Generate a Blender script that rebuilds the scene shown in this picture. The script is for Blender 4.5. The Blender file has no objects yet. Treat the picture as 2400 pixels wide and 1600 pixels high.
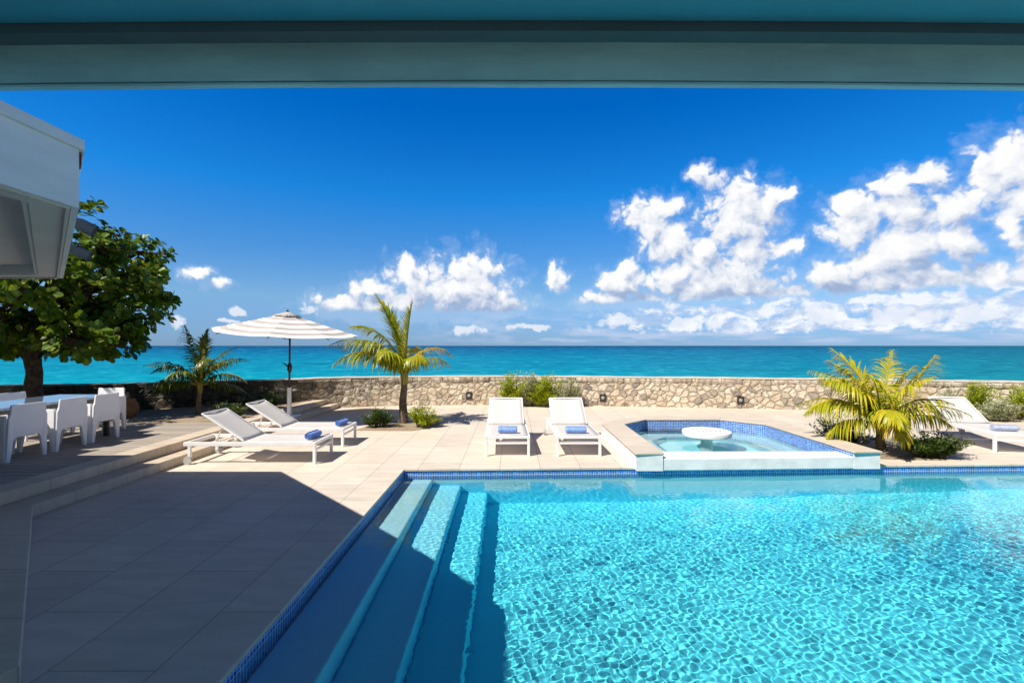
import bpy, math, random
import numpy as np
from mathutils import Vector, Matrix

R = math.radians
sc = bpy.context.scene
COL = sc.collection
random.seed(7)

# ------------------------------------------------------------------ camera
cam = bpy.data.cameras.new('camera')
cam_o = bpy.data.objects.new('camera', cam)
COL.objects.link(cam_o)
cam_o.location = (0, 0, 1.7)
cam_o.rotation_euler = (R(90), 0, 0)
cam.sensor_width = 36
cam.lens = 17.1
cam.shift_y = 10 / 2400
cam.clip_start = 0.05
cam.clip_end = 200000
sc.camera = cam_o

# ------------------------------------------------------------------ render
sc.render.engine = 'CYCLES'
sc.view_settings.view_transform = 'Standard'
sc.view_settings.look = 'None'
sc.view_settings.gamma = 1
sc.view_settings.exposure = 0.38
sc.cycles.max_bounces = 14
sc.cycles.diffuse_bounces = 6
sc.cycles.transparent_max_bounces = 12
sc.cycles.caustics_reflective = False
sc.cycles.caustics_refractive = True
sc.cycles.sample_clamp_indirect = 15
sc.cycles.sample_clamp_direct = 30


# ------------------------------------------------------------------ node helpers
class NT:
    def __init__(self, tree):
        self.t = tree

    def n(self, typ, **kw):
        nd = self.t.nodes.new(typ)
        ins = kw.pop('ins', {})
        for k, v in kw.items():
            setattr(nd, k, v)
        for k, v in ins.items():
            self.set(nd.inputs[k], v)
        return nd

    def set(self, sock, v):
        if hasattr(v, 'is_output') or isinstance(v, bpy.types.NodeSocket):
            self.t.links.new(v, sock)
        elif hasattr(sock.default_value, '__len__') and not hasattr(v, '__len__'):
            sock.default_value = [v] * len(sock.default_value)
        elif hasattr(v, '__len__') and len(v) == 3 and len(sock.default_value) == 4:
            sock.default_value = (*v, 1)
        else:
            sock.default_value = v

    def m(self, op, a, b=0.0, c=None, clamp=False):
        nd = self.t.nodes.new('ShaderNodeMath')
        nd.operation = op
        nd.use_clamp = clamp
        self.set(nd.inputs[0], a)
        self.set(nd.inputs[1], b)
        if c is not None:
            self.set(nd.inputs[2], c)
        return nd.outputs[0]

    def v(self, op, a, b=None, c=None):
        nd = self.t.nodes.new('ShaderNodeVectorMath')
        nd.operation = op
        self.set(nd.inputs[0], a)
        if b is not None:
            self.set(nd.inputs[1], b)
        if c is not None:
            self.set(nd.inputs[2], c)
        return nd.outputs['Value'] if op in ('DOT_PRODUCT', 'LENGTH') else nd.outputs[0]

    def noise(self, vec, scale, detail=4, rough=0.5, dist=0.0, dims='3D'):
        nd = self.t.nodes.new('ShaderNodeTexNoise')
        nd.noise_dimensions = dims
        if vec is not None:
            self.set(nd.inputs['Vector'], vec)
        nd.inputs['Scale'].default_value = scale
        nd.inputs['Detail'].default_value = detail
        nd.inputs['Roughness'].default_value = rough
        nd.inputs['Distortion'].default_value = dist
        return nd

    def mix(self, f, a, b, blend='MIX'):
        nd = self.t.nodes.new('ShaderNodeMix')
        nd.data_type = 'RGBA'
        nd.blend_type = blend
        self.set(nd.inputs[0], f)
        self.set(nd.inputs[6], a)
        self.set(nd.inputs[7], b)
        return nd.outputs[2]

    def ramp(self, f, stops, interp='LINEAR'):
        nd = self.t.nodes.new('ShaderNodeValToRGB')
        self.set(nd.inputs[0], f)
        cr = nd.color_ramp
        cr.interpolation = interp
        while len(cr.elements) < len(stops):
            cr.elements.new(0.5)
        for e, (p, c) in zip(cr.elements, stops):
            e.position = p
            e.color = (*c, 1) if hasattr(c, '__len__') else (c, c, c, 1)
        return nd.outputs[0]

    def sep(self, vec):
        nd = self.t.nodes.new('ShaderNodeSeparateXYZ')
        self.set(nd.inputs[0], vec)
        return nd.outputs

    def comb(self, x, y, z=0.0):
        nd = self.t.nodes.new('ShaderNodeCombineXYZ')
        for i, q in enumerate((x, y, z)):
            self.set(nd.inputs[i], q)
        return nd.outputs[0]

    def smooth(self, f, a, b):
        nd = self.t.nodes.new('ShaderNodeMapRange')
        nd.interpolation_type = 'SMOOTHSTEP'
        self.set(nd.inputs[0], f)
        nd.inputs[1].default_value = a
        nd.inputs[2].default_value = b
        return nd.outputs[0]

    def bump(self, h, strength=0.3, dist=0.01):
        nd = self.t.nodes.new('ShaderNodeBump')
        nd.inputs['Strength'].default_value = strength
        nd.inputs['Distance'].default_value = dist
        self.set(nd.inputs['Height'], h)
        return nd.outputs[0]


def new_mat(name):
    m = bpy.data.materials.new(name)
    m.use_nodes = True
    nt = NT(m.node_tree)
    b = m.node_tree.nodes['Principled BSDF']
    return m, nt, b


def px_az(x, y):
    """photo pixel (2352 wide view) -> (azimuth, tan elevation) of a sky direction"""
    u = (x - 1176) / 1117.0
    w = (794 - y) / 1117.0
    return math.atan(u), w * math.cos(math.atan(u))


# ------------------------------------------------------------------ world
SUN_DIR = Vector((0.60, 0.49, -1.0)).normalized()
SUN_EL = math.asin(-SUN_DIR.z)
w = bpy.data.worlds.new('World')
sc.world = w
w.use_nodes = True
wt = NT(w.node_tree)
bg = w.node_tree.nodes['Background']
sky = wt.n('ShaderNodeTexSky', sky_type='NISHITA', sun_disc=False)
sky.sun_elevation = SUN_EL
sky.sun_rotation = math.atan2(-SUN_DIR.x, -SUN_DIR.y)
sky.altitude = 0
sky.air_density = 1.0
sky.dust_density = 0.15
sky.ozone_density = 4.0
tc = wt.n('ShaderNodeTexCoord')
D = tc.outputs['Generated']
dx, dy, dz = wt.sep(D)
rad = wt.m('SQRT', wt.m('ADD', wt.m('MULTIPLY', dx, dx), wt.m('MULTIPLY', dy, dy)))
az = wt.m('ARCTAN2', dx, dy)
tel = wt.m('DIVIDE', dz, wt.m('MAXIMUM', rad, 0.02))
P = wt.comb(az, tel)

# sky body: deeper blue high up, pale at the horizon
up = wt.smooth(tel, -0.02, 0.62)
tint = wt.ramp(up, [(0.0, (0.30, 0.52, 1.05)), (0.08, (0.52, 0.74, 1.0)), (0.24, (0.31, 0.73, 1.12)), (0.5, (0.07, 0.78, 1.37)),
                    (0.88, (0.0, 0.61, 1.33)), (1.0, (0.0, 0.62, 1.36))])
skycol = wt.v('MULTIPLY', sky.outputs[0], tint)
# unseen sky dimmed overhead and behind, zenith greyed, to cut blue fill light
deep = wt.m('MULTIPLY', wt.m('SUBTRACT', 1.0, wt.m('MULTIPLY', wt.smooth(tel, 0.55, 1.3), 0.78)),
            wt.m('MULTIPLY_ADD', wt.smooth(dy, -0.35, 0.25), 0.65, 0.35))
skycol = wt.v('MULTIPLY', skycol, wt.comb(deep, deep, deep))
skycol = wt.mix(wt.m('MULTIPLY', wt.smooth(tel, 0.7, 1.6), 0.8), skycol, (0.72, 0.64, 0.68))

# cloud banks: ellipses of (x, y, rx, ry) seen over the sea, roughened into billows by noise
EL = [(1085, 660, 72, 62), (1030, 672, 60, 50), (950, 650, 48, 48), (934, 612, 24, 26), (1120, 698, 74, 30),
      (900, 700, 100, 30), (850, 662, 26, 24), (790, 700, 66, 24), (1060, 612, 26, 20), (1110, 612, 24, 20), (820, 672, 26, 20),
      (1282, 640, 22, 26), (1270, 618, 12, 14), (462, 628, 30, 15), (500, 655, 26, 12),
      (1480, 492, 50, 30), (1532, 475, 34, 26), (1500, 530, 36, 40), (1545, 560, 62, 46), (1432, 650, 52, 34), (1400, 690, 60, 22),
      (1440, 618, 26, 20), (1490, 690, 60, 22), (1600, 662, 90, 45), (1700, 646, 80, 50), (1590, 690, 100, 20), (1700, 470, 70, 50),
      (1690, 520, 60, 40), (1640, 415, 34, 18), (1606, 398, 26, 20), (1762, 480, 48, 40), (1726, 555, 50, 42), (1806, 568, 32, 16),
      (1802, 458, 20, 18), (1790, 690, 90, 26), (1960, 515, 70, 46), (1948, 470, 32, 26), (2060, 430, 64, 34), (2015, 425, 26, 22),
      (2122, 402, 40, 22), (2090, 480, 85, 55), (2195, 478, 66, 56), (2195, 560, 56, 50), (2080, 570, 80, 50),
      (1912, 640, 62, 40), (2020, 650, 95, 40), (2140, 650, 110, 46), (2290, 650, 110, 42), (1620, 585, 40, 40),
      (1560, 625, 46, 40), (2020, 600, 80, 50), (2330, 380, 100, 66), (2352, 455, 75, 40), (2316, 520, 26, 30), (2345, 560, 28, 22),
      (2250, 375, 26, 22), (2480, 560, 140, 120), (2560, 690, 160, 60)]
EL2 = [(552, 716, 26, 12), (402, 738, 20, 20), (712, 712, 30, 14), (1418, 738, 40, 16), (1545, 742, 40, 13), (1215, 750, 44, 10),
       (1070, 758, 46, 9), (1650, 742, 34, 12), (1880, 728, 60, 20), (2050, 726, 90, 24), (2240, 728, 100, 26), (200, 735, 60, 20), (530, 738, 40, 8)]
warp = wt.noise(P, 13.0, 4, 0.6, dims='2D')
wv = wt.v('MULTIPLY', wt.v('SUBTRACT', warp.outputs['Color'], (0.5, 0.5, 0.5)), (0.042, 0.032, 0))
Pw = wt.v('ADD', P, wv)
OFF = (-0.014, 0.024, 0)
Po = wt.v('ADD', Pw, OFF)


def field(vec, lst):
    cur = None
    for (x, y, rx, ry) in lst:
        a, e = px_az(x, y)
        ca = math.cos(a)
        sx, sy = rx / 1117 * ca * ca, ry / 1117 * ca
        q = wt.v('MULTIPLY_ADD', vec, (1 / sx, 1 / sy, 0), (-a / sx, -e / sy, 0))
        d = wt.v('DOT_PRODUCT', q, q)
        cur = d if cur is None else wt.m('SMOOTH_MIN', cur, d, 0.3)
    return wt.m('MINIMUM', wt.m('SQRT', wt.m('MAXIMUM', cur, 0.0)), 3.6)


def puffs(vec, sc_, det=2.0):
    nd = wt.n('ShaderNodeTexVoronoi', feature='F1', voronoi_dimensions='2D')
    wt.set(nd.inputs['Vector'], vec)
    nd.inputs['Scale'].default_value = sc_
    nd.inputs['Detail'].default_value = det
    nd.inputs['Roughness'].default_value = 0.55
    return nd.outputs['Distance']


def rough_(vec):
    pf = puffs(vec, 30.0, 2.0)
    wisp = wt.noise(vec, 34.0, 6, 0.62, dims='2D').outputs[0]
    return wt.m('ADD', wt.m('MULTIPLY', wt.m('SUBTRACT', 0.56, pf), 0.8), wt.m('MULTIPLY', wt.m('SUBTRACT', wisp, 0.5), 1.45))


r0 = rough_(Pw)
s0 = wt.m('ADD', wt.m('SUBTRACT', 1.46, field(Pw, EL)), r0)
s1 = wt.m('ADD', wt.m('SUBTRACT', 1.46, field(Po, EL)), rough_(Po))
cut = wt.m('MULTIPLY_ADD', wt.smooth(az, 0.05, 0.16), (718 - 698) / 1117.0, (794 - 718) / 1117.0)
ht = wt.m('SUBTRACT', tel, cut)
ragged = wt.m('MULTIPLY', wt.m('SUBTRACT', warp.outputs[0], 0.5), 0.02)
ht = wt.m('ADD', ht, ragged)
alpha = wt.m('MULTIPLY', wt.smooth(s0, -0.05, 0.55), wt.smooth(ht, -0.003, 0.010))
s2 = wt.m('ADD', wt.m('SUBTRACT', 1.20, field(Pw, EL2)), r0)
alpha2 = wt.m('MULTIPLY', wt.smooth(s2, 0.02, 0.5), 0.8)
front = wt.smooth(dy, 0.0, 0.1)
alpha = wt.m('MULTIPLY', alpha, front)
alpha2 = wt.m('MULTIPLY', alpha2, front)
lit = wt.m('MULTIPLY_ADD', wt.m('SUBTRACT', s0, s1), 0.55, 0.63)
lit = wt.m('SUBTRACT', lit, wt.m('MULTIPLY', wt.m('SUBTRACT', 1.0, wt.smooth(ht, 0.0, 0.055)), 0.46), clamp=True)
ccol = wt.ramp(lit, [(0.0, (3.0, 3.9, 5.7)), (0.3, (4.6, 5.3, 6.8)), (0.65, (7.0, 7.3, 7.9)), (1.0, (8.5, 8.5, 8.6))])
# thin bank of stretched cloud just above the sea
band = wt.noise(wt.v('MULTIPLY', P, (9, 70, 1)), 1.0, 5, 0.6, dims='2D').outputs[0]
bm = wt.m('MULTIPLY', wt.smooth(tel, 0.0, 0.012), wt.m('SUBTRACT', 1.0, wt.smooth(tel, 0.03, 0.10)))
ba = wt.m('MULTIPLY', wt.m('MULTIPLY', wt.smooth(band, 0.40, 0.66), bm), wt.smooth(az, -0.35, 0.25))
ba = wt.m('MULTIPLY', ba, 0.75)
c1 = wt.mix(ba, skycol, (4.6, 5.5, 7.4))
bank = wt.noise(wt.v('MULTIPLY', Pw, (24, 46, 1)), 1.0, 7, 0.62, dims='2D').outputs[0]
bank2 = wt.noise(wt.v('MULTIPLY', wt.v('ADD', Pw, OFF), (24, 46, 1)), 1.0, 4, 0.62, dims='2D').outputs[0]
bka = wt.m('MULTIPLY', wt.m('MULTIPLY', wt.smooth(tel, 0.018, 0.032), wt.m('SUBTRACT', 1.0, wt.smooth(tel, 0.055, 0.105))), wt.smooth(az, 0.06, 0.5))
bka = wt.m('MULTIPLY', wt.smooth(wt.m('ADD', bank, wt.m('MULTIPLY', bka, 0.26)), 0.57, 0.76), wt.m('MINIMUM', wt.m('MULTIPLY', bka, 3.0), 0.9))
bkc = wt.ramp(wt.m('MULTIPLY_ADD', wt.m('SUBTRACT', bank, bank2), 2.5, 0.6, clamp=True), [(0.0, (4.0, 4.9, 6.8)), (0.6, (6.2, 6.9, 8.2)), (1.0, (8.6, 8.7, 9.0))])
c1 = wt.mix(bka, c1, bkc)
veil = wt.m('MULTIPLY', wt.m('MULTIPLY', wt.smooth(s0, -0.7, 0.2), 0.20), front)
c1 = wt.mix(veil, c1, (6.0, 6.9, 8.4))
c2 = wt.mix(alpha2, c1, (7.4, 7.7, 8.4))
c2 = wt.mix(alpha, c2, ccol)
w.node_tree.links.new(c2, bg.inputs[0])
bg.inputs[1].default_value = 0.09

# ------------------------------------------------------------------ sun
L = bpy.data.lights.new('sun', 'SUN')
L.energy = 4.9
L.angle = R(0.5)
L.color = (1.0, 0.94, 0.85)
L.cycles.is_caustics_light = True
sun = bpy.data.objects.new('sun', L)
COL.objects.link(sun)
sun.rotation_euler = SUN_DIR.to_track_quat('-Z', 'Y').to_euler()
sun.location = (-10, -8, 16)


# ------------------------------------------------------------------ object helpers
def tag(o, label=None, cat=None, group=None, kind=None):
    if label:
        o['label'] = label
    if cat:
        o['category'] = cat
    if group:
        o['group'] = group
    if kind:
        o['kind'] = kind
    return o


def empty(name, loc=(0, 0, 0), rz=0.0):
    o = bpy.data.objects.new(name, None)
    o.empty_display_size = 0.2
    COL.objects.link(o)
    o.location = loc
    o.rotation_euler = (0, 0, rz)
    return o


class Geo:
    """collects simple solids and links them as one mesh"""

    def __init__(self):
        self.v = []
        self.f = []
        self.mi = []
        self.uv = []      # per face list of uv or None

    def face(self, idx, mi=0, uv=None):
        self.f.append(tuple(idx))
        self.mi.append(mi)
        self.uv.append(uv)

    def add(self, vs, fs, mi=0):
        b = len(self.v)
        self.v += [tuple(q) for q in vs]
        for q in fs:
            self.face([b + i for i in q], mi)
        return b

    def box(self, x0, x1, y0, y1, z0, z1, mi=0, M=None):
        vs = [Vector((x, y, z)) for x in (x0, x1) for y in (y0, y1) for z in (z0, z1)]
        if M:
            vs = [M @ q for q in vs]
        self.add(vs, [(0, 1, 3, 2), (4, 6, 7, 5), (0, 4, 5, 1), (2, 3, 7, 6), (0, 2, 6, 4), (1, 5, 7, 3)], mi)

    def prism(self, poly, z0, z1, mi=0, M=None):
        """poly counter-clockwise in x,y"""
        n = len(poly)
        vs = [Vector((p[0], p[1], z0)) for p in poly] + [Vector((p[0], p[1], z1)) for p in poly]
        if M:
            vs = [M @ q for q in vs]
        fs = [tuple(range(n - 1, -1, -1)), tuple(range(n, 2 * n))]
        for i in range(n):
            j = (i + 1) % n
            fs.append((i, j, n + j, n + i))
        self.add(vs, fs, mi)

    def tube(self, pts, rs, seg=8, mi=0, cap=True):
        pts = [Vector(p) for p in pts]
        rings = []
        up = Vector((0, 0, 1))
        prev = None
        for i, p in enumerate(pts):
            d = (pts[min(i + 1, len(pts) - 1)] - pts[max(i - 1, 0)]).normalized()
            if prev is None:
                a = up if abs(d.z) < 0.9 else Vector((1, 0, 0))
                s = d.cross(a).normalized()
            else:
                s = (prev - d * prev.dot(d)).normalized()
            prev = s
            t = d.cross(s).normalized()
            r = rs[i] if hasattr(rs, '__len__') else rs
            rings.append([p + (s * math.cos(2 * math.pi * k / seg) + t * math.sin(2 * math.pi * k / seg)) * r for k in range(seg)])
        b = len(self.v)
        for rg in rings:
            self.v += [tuple(q) for q in rg]
        for i in range(len(pts) - 1):
            for k in range(seg):
                k2 = (k + 1) % seg
                self.face((b + i * seg + k, b + i * seg + k2, b + (i + 1) * seg + k2, b + (i + 1) * seg + k), mi)
        if cap:
            self.face([b + k for k in range(seg - 1, -1, -1)], mi)
            self.face([b + (len(pts) - 1) * seg + k for k in range(seg)], mi)

    def lathe(self, prof, seg=24, c=(0, 0, 0), mi=0):
        b = len(self.v)
        for r, z in prof:
            for k in range(seg):
                a = 2 * math.pi * k / seg
                self.v.append((c[0] + r * math.cos(a), c[1] + r * math.sin(a), c[2] + z))
        for i in range(len(prof) - 1):
            for k in range(seg):
                k2 = (k + 1) % seg
                self.face((b + i * seg + k, b + i * seg + k2, b + (i + 1) * seg + k2, b + (i + 1) * seg + k), mi)
        self.face([b + k for k in range(seg - 1, -1, -1)], mi)
        self.face([b + (len(prof) - 1) * seg + k for k in range(seg)], mi)

    def quad_uv(self, p0, p1, p2, p3, uvs, mi=0):
        b = len(self.v)
        self.v += [tuple(p0), tuple(p1), tuple(p2), tuple(p3)]
        self.face((b, b + 1, b + 2, b + 3), mi, uvs)

    def build(self, name, mats, parent=None, smooth=False, bevel=0.0, auto=None):
        me = bpy.data.meshes.new(name)
        me.from_pydata(self.v, [], self.f)
        if not isinstance(mats, (list, tuple)):
            mats = [mats]
        for m in mats:
            me.materials.append(m)
        me.polygons.foreach_set('material_index', self.mi)
        if any(u is not None for u in self.uv):
            lay = me.uv_layers.new(name='UVMap')
            k = 0
            for fi, u in zip(self.f, self.uv):
                for j in range(len(fi)):
                    if u is not None:
                        lay.data[k].uv = u[j]
                    k += 1
        if smooth:
            me.polygons.foreach_set('use_smooth', [True] * len(me.polygons))
        me.update()
        if smooth and auto:
            me.set_sharp_from_angle(angle=R(auto))
        o = bpy.data.objects.new(name, me)
        COL.objects.link(o)
        if parent:
            o.parent = parent
        if bevel:
            md = o.modifiers.new('bevel', 'BEVEL')
            md.width = bevel
            md.segments = 2
            md.limit_method = 'ANGLE'
        return o


def np_mesh(name, V, F, mats, parent=None, smooth=False, mi=None):
    """V (n,3), F (m,k) arrays"""
    me = bpy.data.meshes.new(name)
    V = np.asarray(V, dtype=np.float32)
    F = np.asarray(F, dtype=np.int32)
    m, k = F.shape
    me.vertices.add(len(V))
    me.vertices.foreach_set('co', V.ravel())
    me.loops.add(m * k)
    me.loops.foreach_set('vertex_index', F.ravel())
    me.polygons.add(m)
    me.polygons.foreach_set('loop_start', np.arange(0, m * k, k, dtype=np.int32))
    me.polygons.foreach_set('loop_total', np.full(m, k, dtype=np.int32))
    if not isinstance(mats, (list, tuple)):
        mats = [mats]
    for q in mats:
        me.materials.append(q)
    if mi is not None:
        me.polygons.foreach_set('material_index', np.asarray(mi, dtype=np.int32))
    me.update(calc_edges=True)
    me.polygons.foreach_set('use_smooth', [bool(smooth)] * m)
    me.validate()
    o = bpy.data.objects.new(name, me)
    COL.objects.link(o)
    if parent:
        o.parent = parent
    return o


def copy_thing(root):
    c = root.copy()
    COL.objects.link(c)
    for ch in root.children:
        d = ch.copy()
        COL.objects.link(d)
        d.parent = c
        for g in ch.children:
            e = g.copy()
            COL.objects.link(e)
            e.parent = d
    return c


# ------------------------------------------------------------------ materials
def stone_tile_mat(name, base=(0.69, 0.60, 0.50), rot=True, pitch=0.565, length=1.13, grout=0.62):
    m, n, b = new_mat(name)
    P = n.n('ShaderNodeTexCoord').outputs['Object']
    x, y, z = n.sep(P)
    br = n.n('ShaderNodeTexBrick', offset=0.5)
    n.set(br.inputs['Vector'], n.comb(n.m('ADD', y, 0.28), n.m('ADD', x, 0.06 + 2.37), 0.0))
    br.inputs['Scale'].default_value = 1
    br.inputs['Brick Width'].default_value = length
    br.inputs['Row Height'].default_value = pitch
    br.inputs['Mortar Size'].default_value = 0.0042
    br.inputs['Mortar Smooth'].default_value = 0.2
    br.inputs['Color1'].default_value = (0.0, 0, 0, 1)
    br.inputs['Color2'].default_value = (1, 1, 1, 1)
    br.inputs['Mortar'].default_value = (0.5, 0.5, 0.5, 1)
    streak = n.noise(n.v('MULTIPLY', P, (1.2, 5.5, 1)), 1.5, 7, 0.62, 0.6).outputs[0]
    blot = n.noise(P, 0.9, 5, 0.6).outputs[0]
    grain = n.noise(P, 60, 3, 0.6).outputs[0]
    stain = n.noise(n.v('ADD', P, (7.3, 2.1, 0)), 0.45, 8, 0.68, 0.8).outputs[0]
    c = n.mix(n.smooth(streak, 0.3, 0.72), [q * 0.86 for q in base], [min(1, q * 1.10) for q in base])
    c = n.mix(n.m('MULTIPLY', n.smooth(blot, 0.45, 0.75), 0.35), c, (base[0] * 0.92, base[1] * 0.84, base[2] * 0.74))
    c = n.mix(0.24, c, n.mix(br.outputs['Color'], [q * 0.7 for q in base], [q * 1.18 for q in base]))
    c = n.mix(n.m('MULTIPLY', n.smooth(stain, 0.52, 0.66), 0.30), c, [q * 0.70 for q in base])
    c = n.mix(n.m('MULTIPLY', n.smooth(grain, 0.55, 0.8), 0.16), c, [q * 0.6 for q in base])
    c = n.mix(n.m('MULTIPLY', br.outputs['Fac'], grout), c, (0.13, 0.10, 0.085))
    n.set(b.inputs['Base Color'], c)
    n.set(b.inputs['Roughness'], n.m('MULTIPLY_ADD', streak, 0.25, 0.48))
    b.inputs['Specular IOR Level'].default_value = 0.3
    h = n.m('SUBTRACT', n.m('MULTIPLY', streak, 0.25), br.outputs['Fac'])
    n.set(b.inputs['Normal'], n.bump(h, 0.35, 0.004))
    return m


def plain(name, col, rough=0.6, spec=0.4, nscale=3.0, var=0.12, bump=0.0, bscale=40, coat=0.0, stretch=(1, 1, 1)):
    m, n, b = new_mat(name)
    P = n.n('ShaderNodeTexCoord').outputs['Object']
    Pv = n.v('MULTIPLY', P, stretch)
    f = n.noise(Pv, nscale, 5, 0.6).outputs[0]
    c = n.mix(n.smooth(f, 0.3, 0.7), [q * (1 - var) for q in col], [min(1, q * (1 + var * 0.7)) for q in col])
    n.set(b.inputs['Base Color'], c)
    n.set(b.inputs['Roughness'], n.m('MULTIPLY_ADD', f, 0.15, rough - 0.07))
    b.inputs['Specular IOR Level'].default_value = spec
    b.inputs['Coat Weight'].default_value = coat
    if bump:
        g = n.noise(Pv, bscale, 4, 0.6).outputs[0]
        n.set(b.inputs['Normal'], n.bump(g, bump, 0.01))
    return m


M = {}
M['tile'] = stone_tile_mat('deck_tile')
M['step'] = stone_tile_mat('step_stone', base=(0.62, 0.52, 0.40), pitch=5.0, length=0.62, grout=0.45)
M['white_metal'] = plain('white_powder_coat', (0.86, 0.85, 0.84), 0.35, 0.5, 8, 0.03)
M['render'] = plain('white_render', (0.84, 0.83, 0.81), 0.75, 0.25, 3.5, 0.12, 0.25, 30)
M['paint_white'] = plain('white_painted_board', (0.78, 0.79, 0.79), 0.45, 0.4, 2.2, 0.06, 0.06, 14, stretch=(1, 1, 6))
M['soffit'] = plain('soffit_paint', (0.66, 0.62, 0.57), 0.6, 0.3, 2.0, 0.06, 0.05, 20)
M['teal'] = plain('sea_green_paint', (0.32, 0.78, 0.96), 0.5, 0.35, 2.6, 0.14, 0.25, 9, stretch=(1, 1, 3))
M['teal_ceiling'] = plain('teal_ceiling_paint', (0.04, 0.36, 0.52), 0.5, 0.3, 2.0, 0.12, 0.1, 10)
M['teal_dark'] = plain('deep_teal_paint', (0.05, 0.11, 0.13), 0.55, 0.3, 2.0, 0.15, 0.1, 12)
M['red'] = plain('terracotta_red', (0.22, 0.05, 0.035), 0.7, 0.2, 8, 0.2)
M['black_metal'] = plain('black_metal', (0.018, 0.018, 0.02), 0.4, 0.5, 10, 0.2)
M['bronze'] = plain('dark_bronze_metal', (0.035, 0.022, 0.018), 0.35, 0.6, 10, 0.2)
M['grey_lamp'] = plain('grey_lamp_housing', (0.20, 0.20, 0.21), 0.45, 0.5, 10, 0.1)
M['plastic'] = plain('white_moulded_plastic', (0.88, 0.87, 0.88), 0.38, 0.45, 4, 0.03, 0.03, 60)
M['table_gloss'] = plain('glossy_table_top', (0.22, 0.30, 0.42), 0.08, 0.6, 4, 0.05, coat=0.6)
M['rubber'] = plain('grey_rubber', (0.42, 0.42, 0.41), 0.6, 0.3, 20, 0.1)
M['pot'] = plain('terracotta_clay', (0.36, 0.17, 0.08), 0.8, 0.2, 6, 0.25, 0.3, 30)
M['green_lid'] = plain('green_plastic_lid', (0.12, 0.30, 0.24), 0.5, 0.4, 6, 0.1)
M['bark'] = plain('rough_bark', (0.11, 0.075, 0.05), 0.9, 0.15, 14, 0.5, 0.9, 22)
M['palm_bark'] = plain('palm_bark', (0.20, 0.15, 0.10), 0.9, 0.15, 9, 0.4, 0.8, 26, stretch=(1, 1, 3))
M['stud'] = plain('grey_stud', (0.34, 0.34, 0.33), 0.6)
M['lens'] = plain('frosted_lamp_glass', (0.30, 0.30, 0.28), 0.5, 0.4, 10, 0.05)


def sand_mat():
    m, n, b = new_mat('sandy_soil')
    P = n.n('ShaderNodeTexCoord').outputs['Object']
    f = n.noise(P, 2.0, 6, 0.65).outputs[0]
    g = n.noise(P, 55, 5, 0.7).outputs[0]
    c = n.mix(n.smooth(f, 0.35, 0.65), (0.30, 0.22, 0.14), (0.42, 0.33, 0.23))
    c = n.mix(n.m('MULTIPLY', n.smooth(g, 0.5, 0.7), 0.6), c, (0.10, 0.07, 0.045))
    n.set(b.inputs['Base Color'], c)
    b.inputs['Roughness'].default_value = 0.95
    n.set(b.inputs['Normal'], n.bump(g, 0.8, 0.02))
    return m


M['sand'] = sand_mat()


def deckwood_mat():
    m, n, b = new_mat('weathered_boards')
    P = n.n('ShaderNodeTexCoord').outputs['Object']
    x, y, z = n.sep(P)
    row = n.m('DIVIDE', y, 0.14)
    cell = n.m('FLOOR', row)
    fr = n.m('FRACT', row)
    gap = n.m('LESS_THAN', n.m('MINIMUM', fr, n.m('SUBTRACT', 1.0, fr)), 0.035)
    wn = n.n('ShaderNodeTexWhiteNoise', noise_dimensions='1D')
    n.set(wn.inputs['W'], cell)
    g = n.noise(n.v('ADD', n.v('MULTIPLY', P, (1.5, 40, 1)), n.v('MULTIPLY', wn.outputs['Color'], 20.0)), 1.6, 6, 0.65).outputs[0]
    c = n.mix(n.smooth(g, 0.3, 0.7), (0.27, 0.225, 0.18), (0.50, 0.44, 0.37))
    c = n.mix(0.3, c, n.mix(wn.outputs['Value'], (0.24, 0.2, 0.165), (0.50, 0.44, 0.38)))
    c = n.mix(gap, c, (0.03, 0.025, 0.02))
    n.set(b.inputs['Base Color'], c)
    b.inputs['Roughness'].default_value = 0.8
    n.set(b.inputs['Normal'], n.bump(n.m('SUBTRACT', n.m('MULTIPLY', g, 0.2), gap), 0.5, 0.008))
    return m


M['wood'] = deckwood_mat()


def mosaic_mat():
    m, n, b = new_mat('blue_glass_mosaic')
    uv = n.n('ShaderNodeUVMap').outputs[0]
    s = n.v('DIVIDE', uv, (0.033, 0.033, 1))
    cell = n.v('FLOOR', s)
    fr = n.v('FRACTION', s)
    fx, fy, _ = n.sep(fr)
    ex = n.m('MINIMUM', fx, n.m('SUBTRACT', 1.0, fx))
    ey = n.m('MINIMUM', fy, n.m('SUBTRACT', 1.0, fy))
    gr = n.m('LESS_THAN', n.m('MINIMUM', ex, ey), 0.085)
    wn = n.n('ShaderNodeTexWhiteNoise', noise_dimensions='2D')
    n.set(wn.inputs['Vector'], cell)
    c = n.ramp(wn.outputs['Value'], [(0.0, (0.005, 0.07, 0.42)), (0.35, (0.01, 0.14, 0.60)), (0.7, (0.02, 0.22, 0.72)), (1.0, (0.07, 0.36, 0.80))])
    c = n.mix(gr, c, (0.62, 0.68, 0.74))
    n.set(b.inputs['Base Color'], c)
    n.set(b.inputs['Roughness'], n.m('MULTIPLY_ADD', gr, 0.5, 0.15))
    n.set(b.inputs['Normal'], n.bump(n.m('SUBTRACT', 1.0, gr), 0.3, 0.002))
    return m


M['mosaic'] = mosaic_mat()


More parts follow.
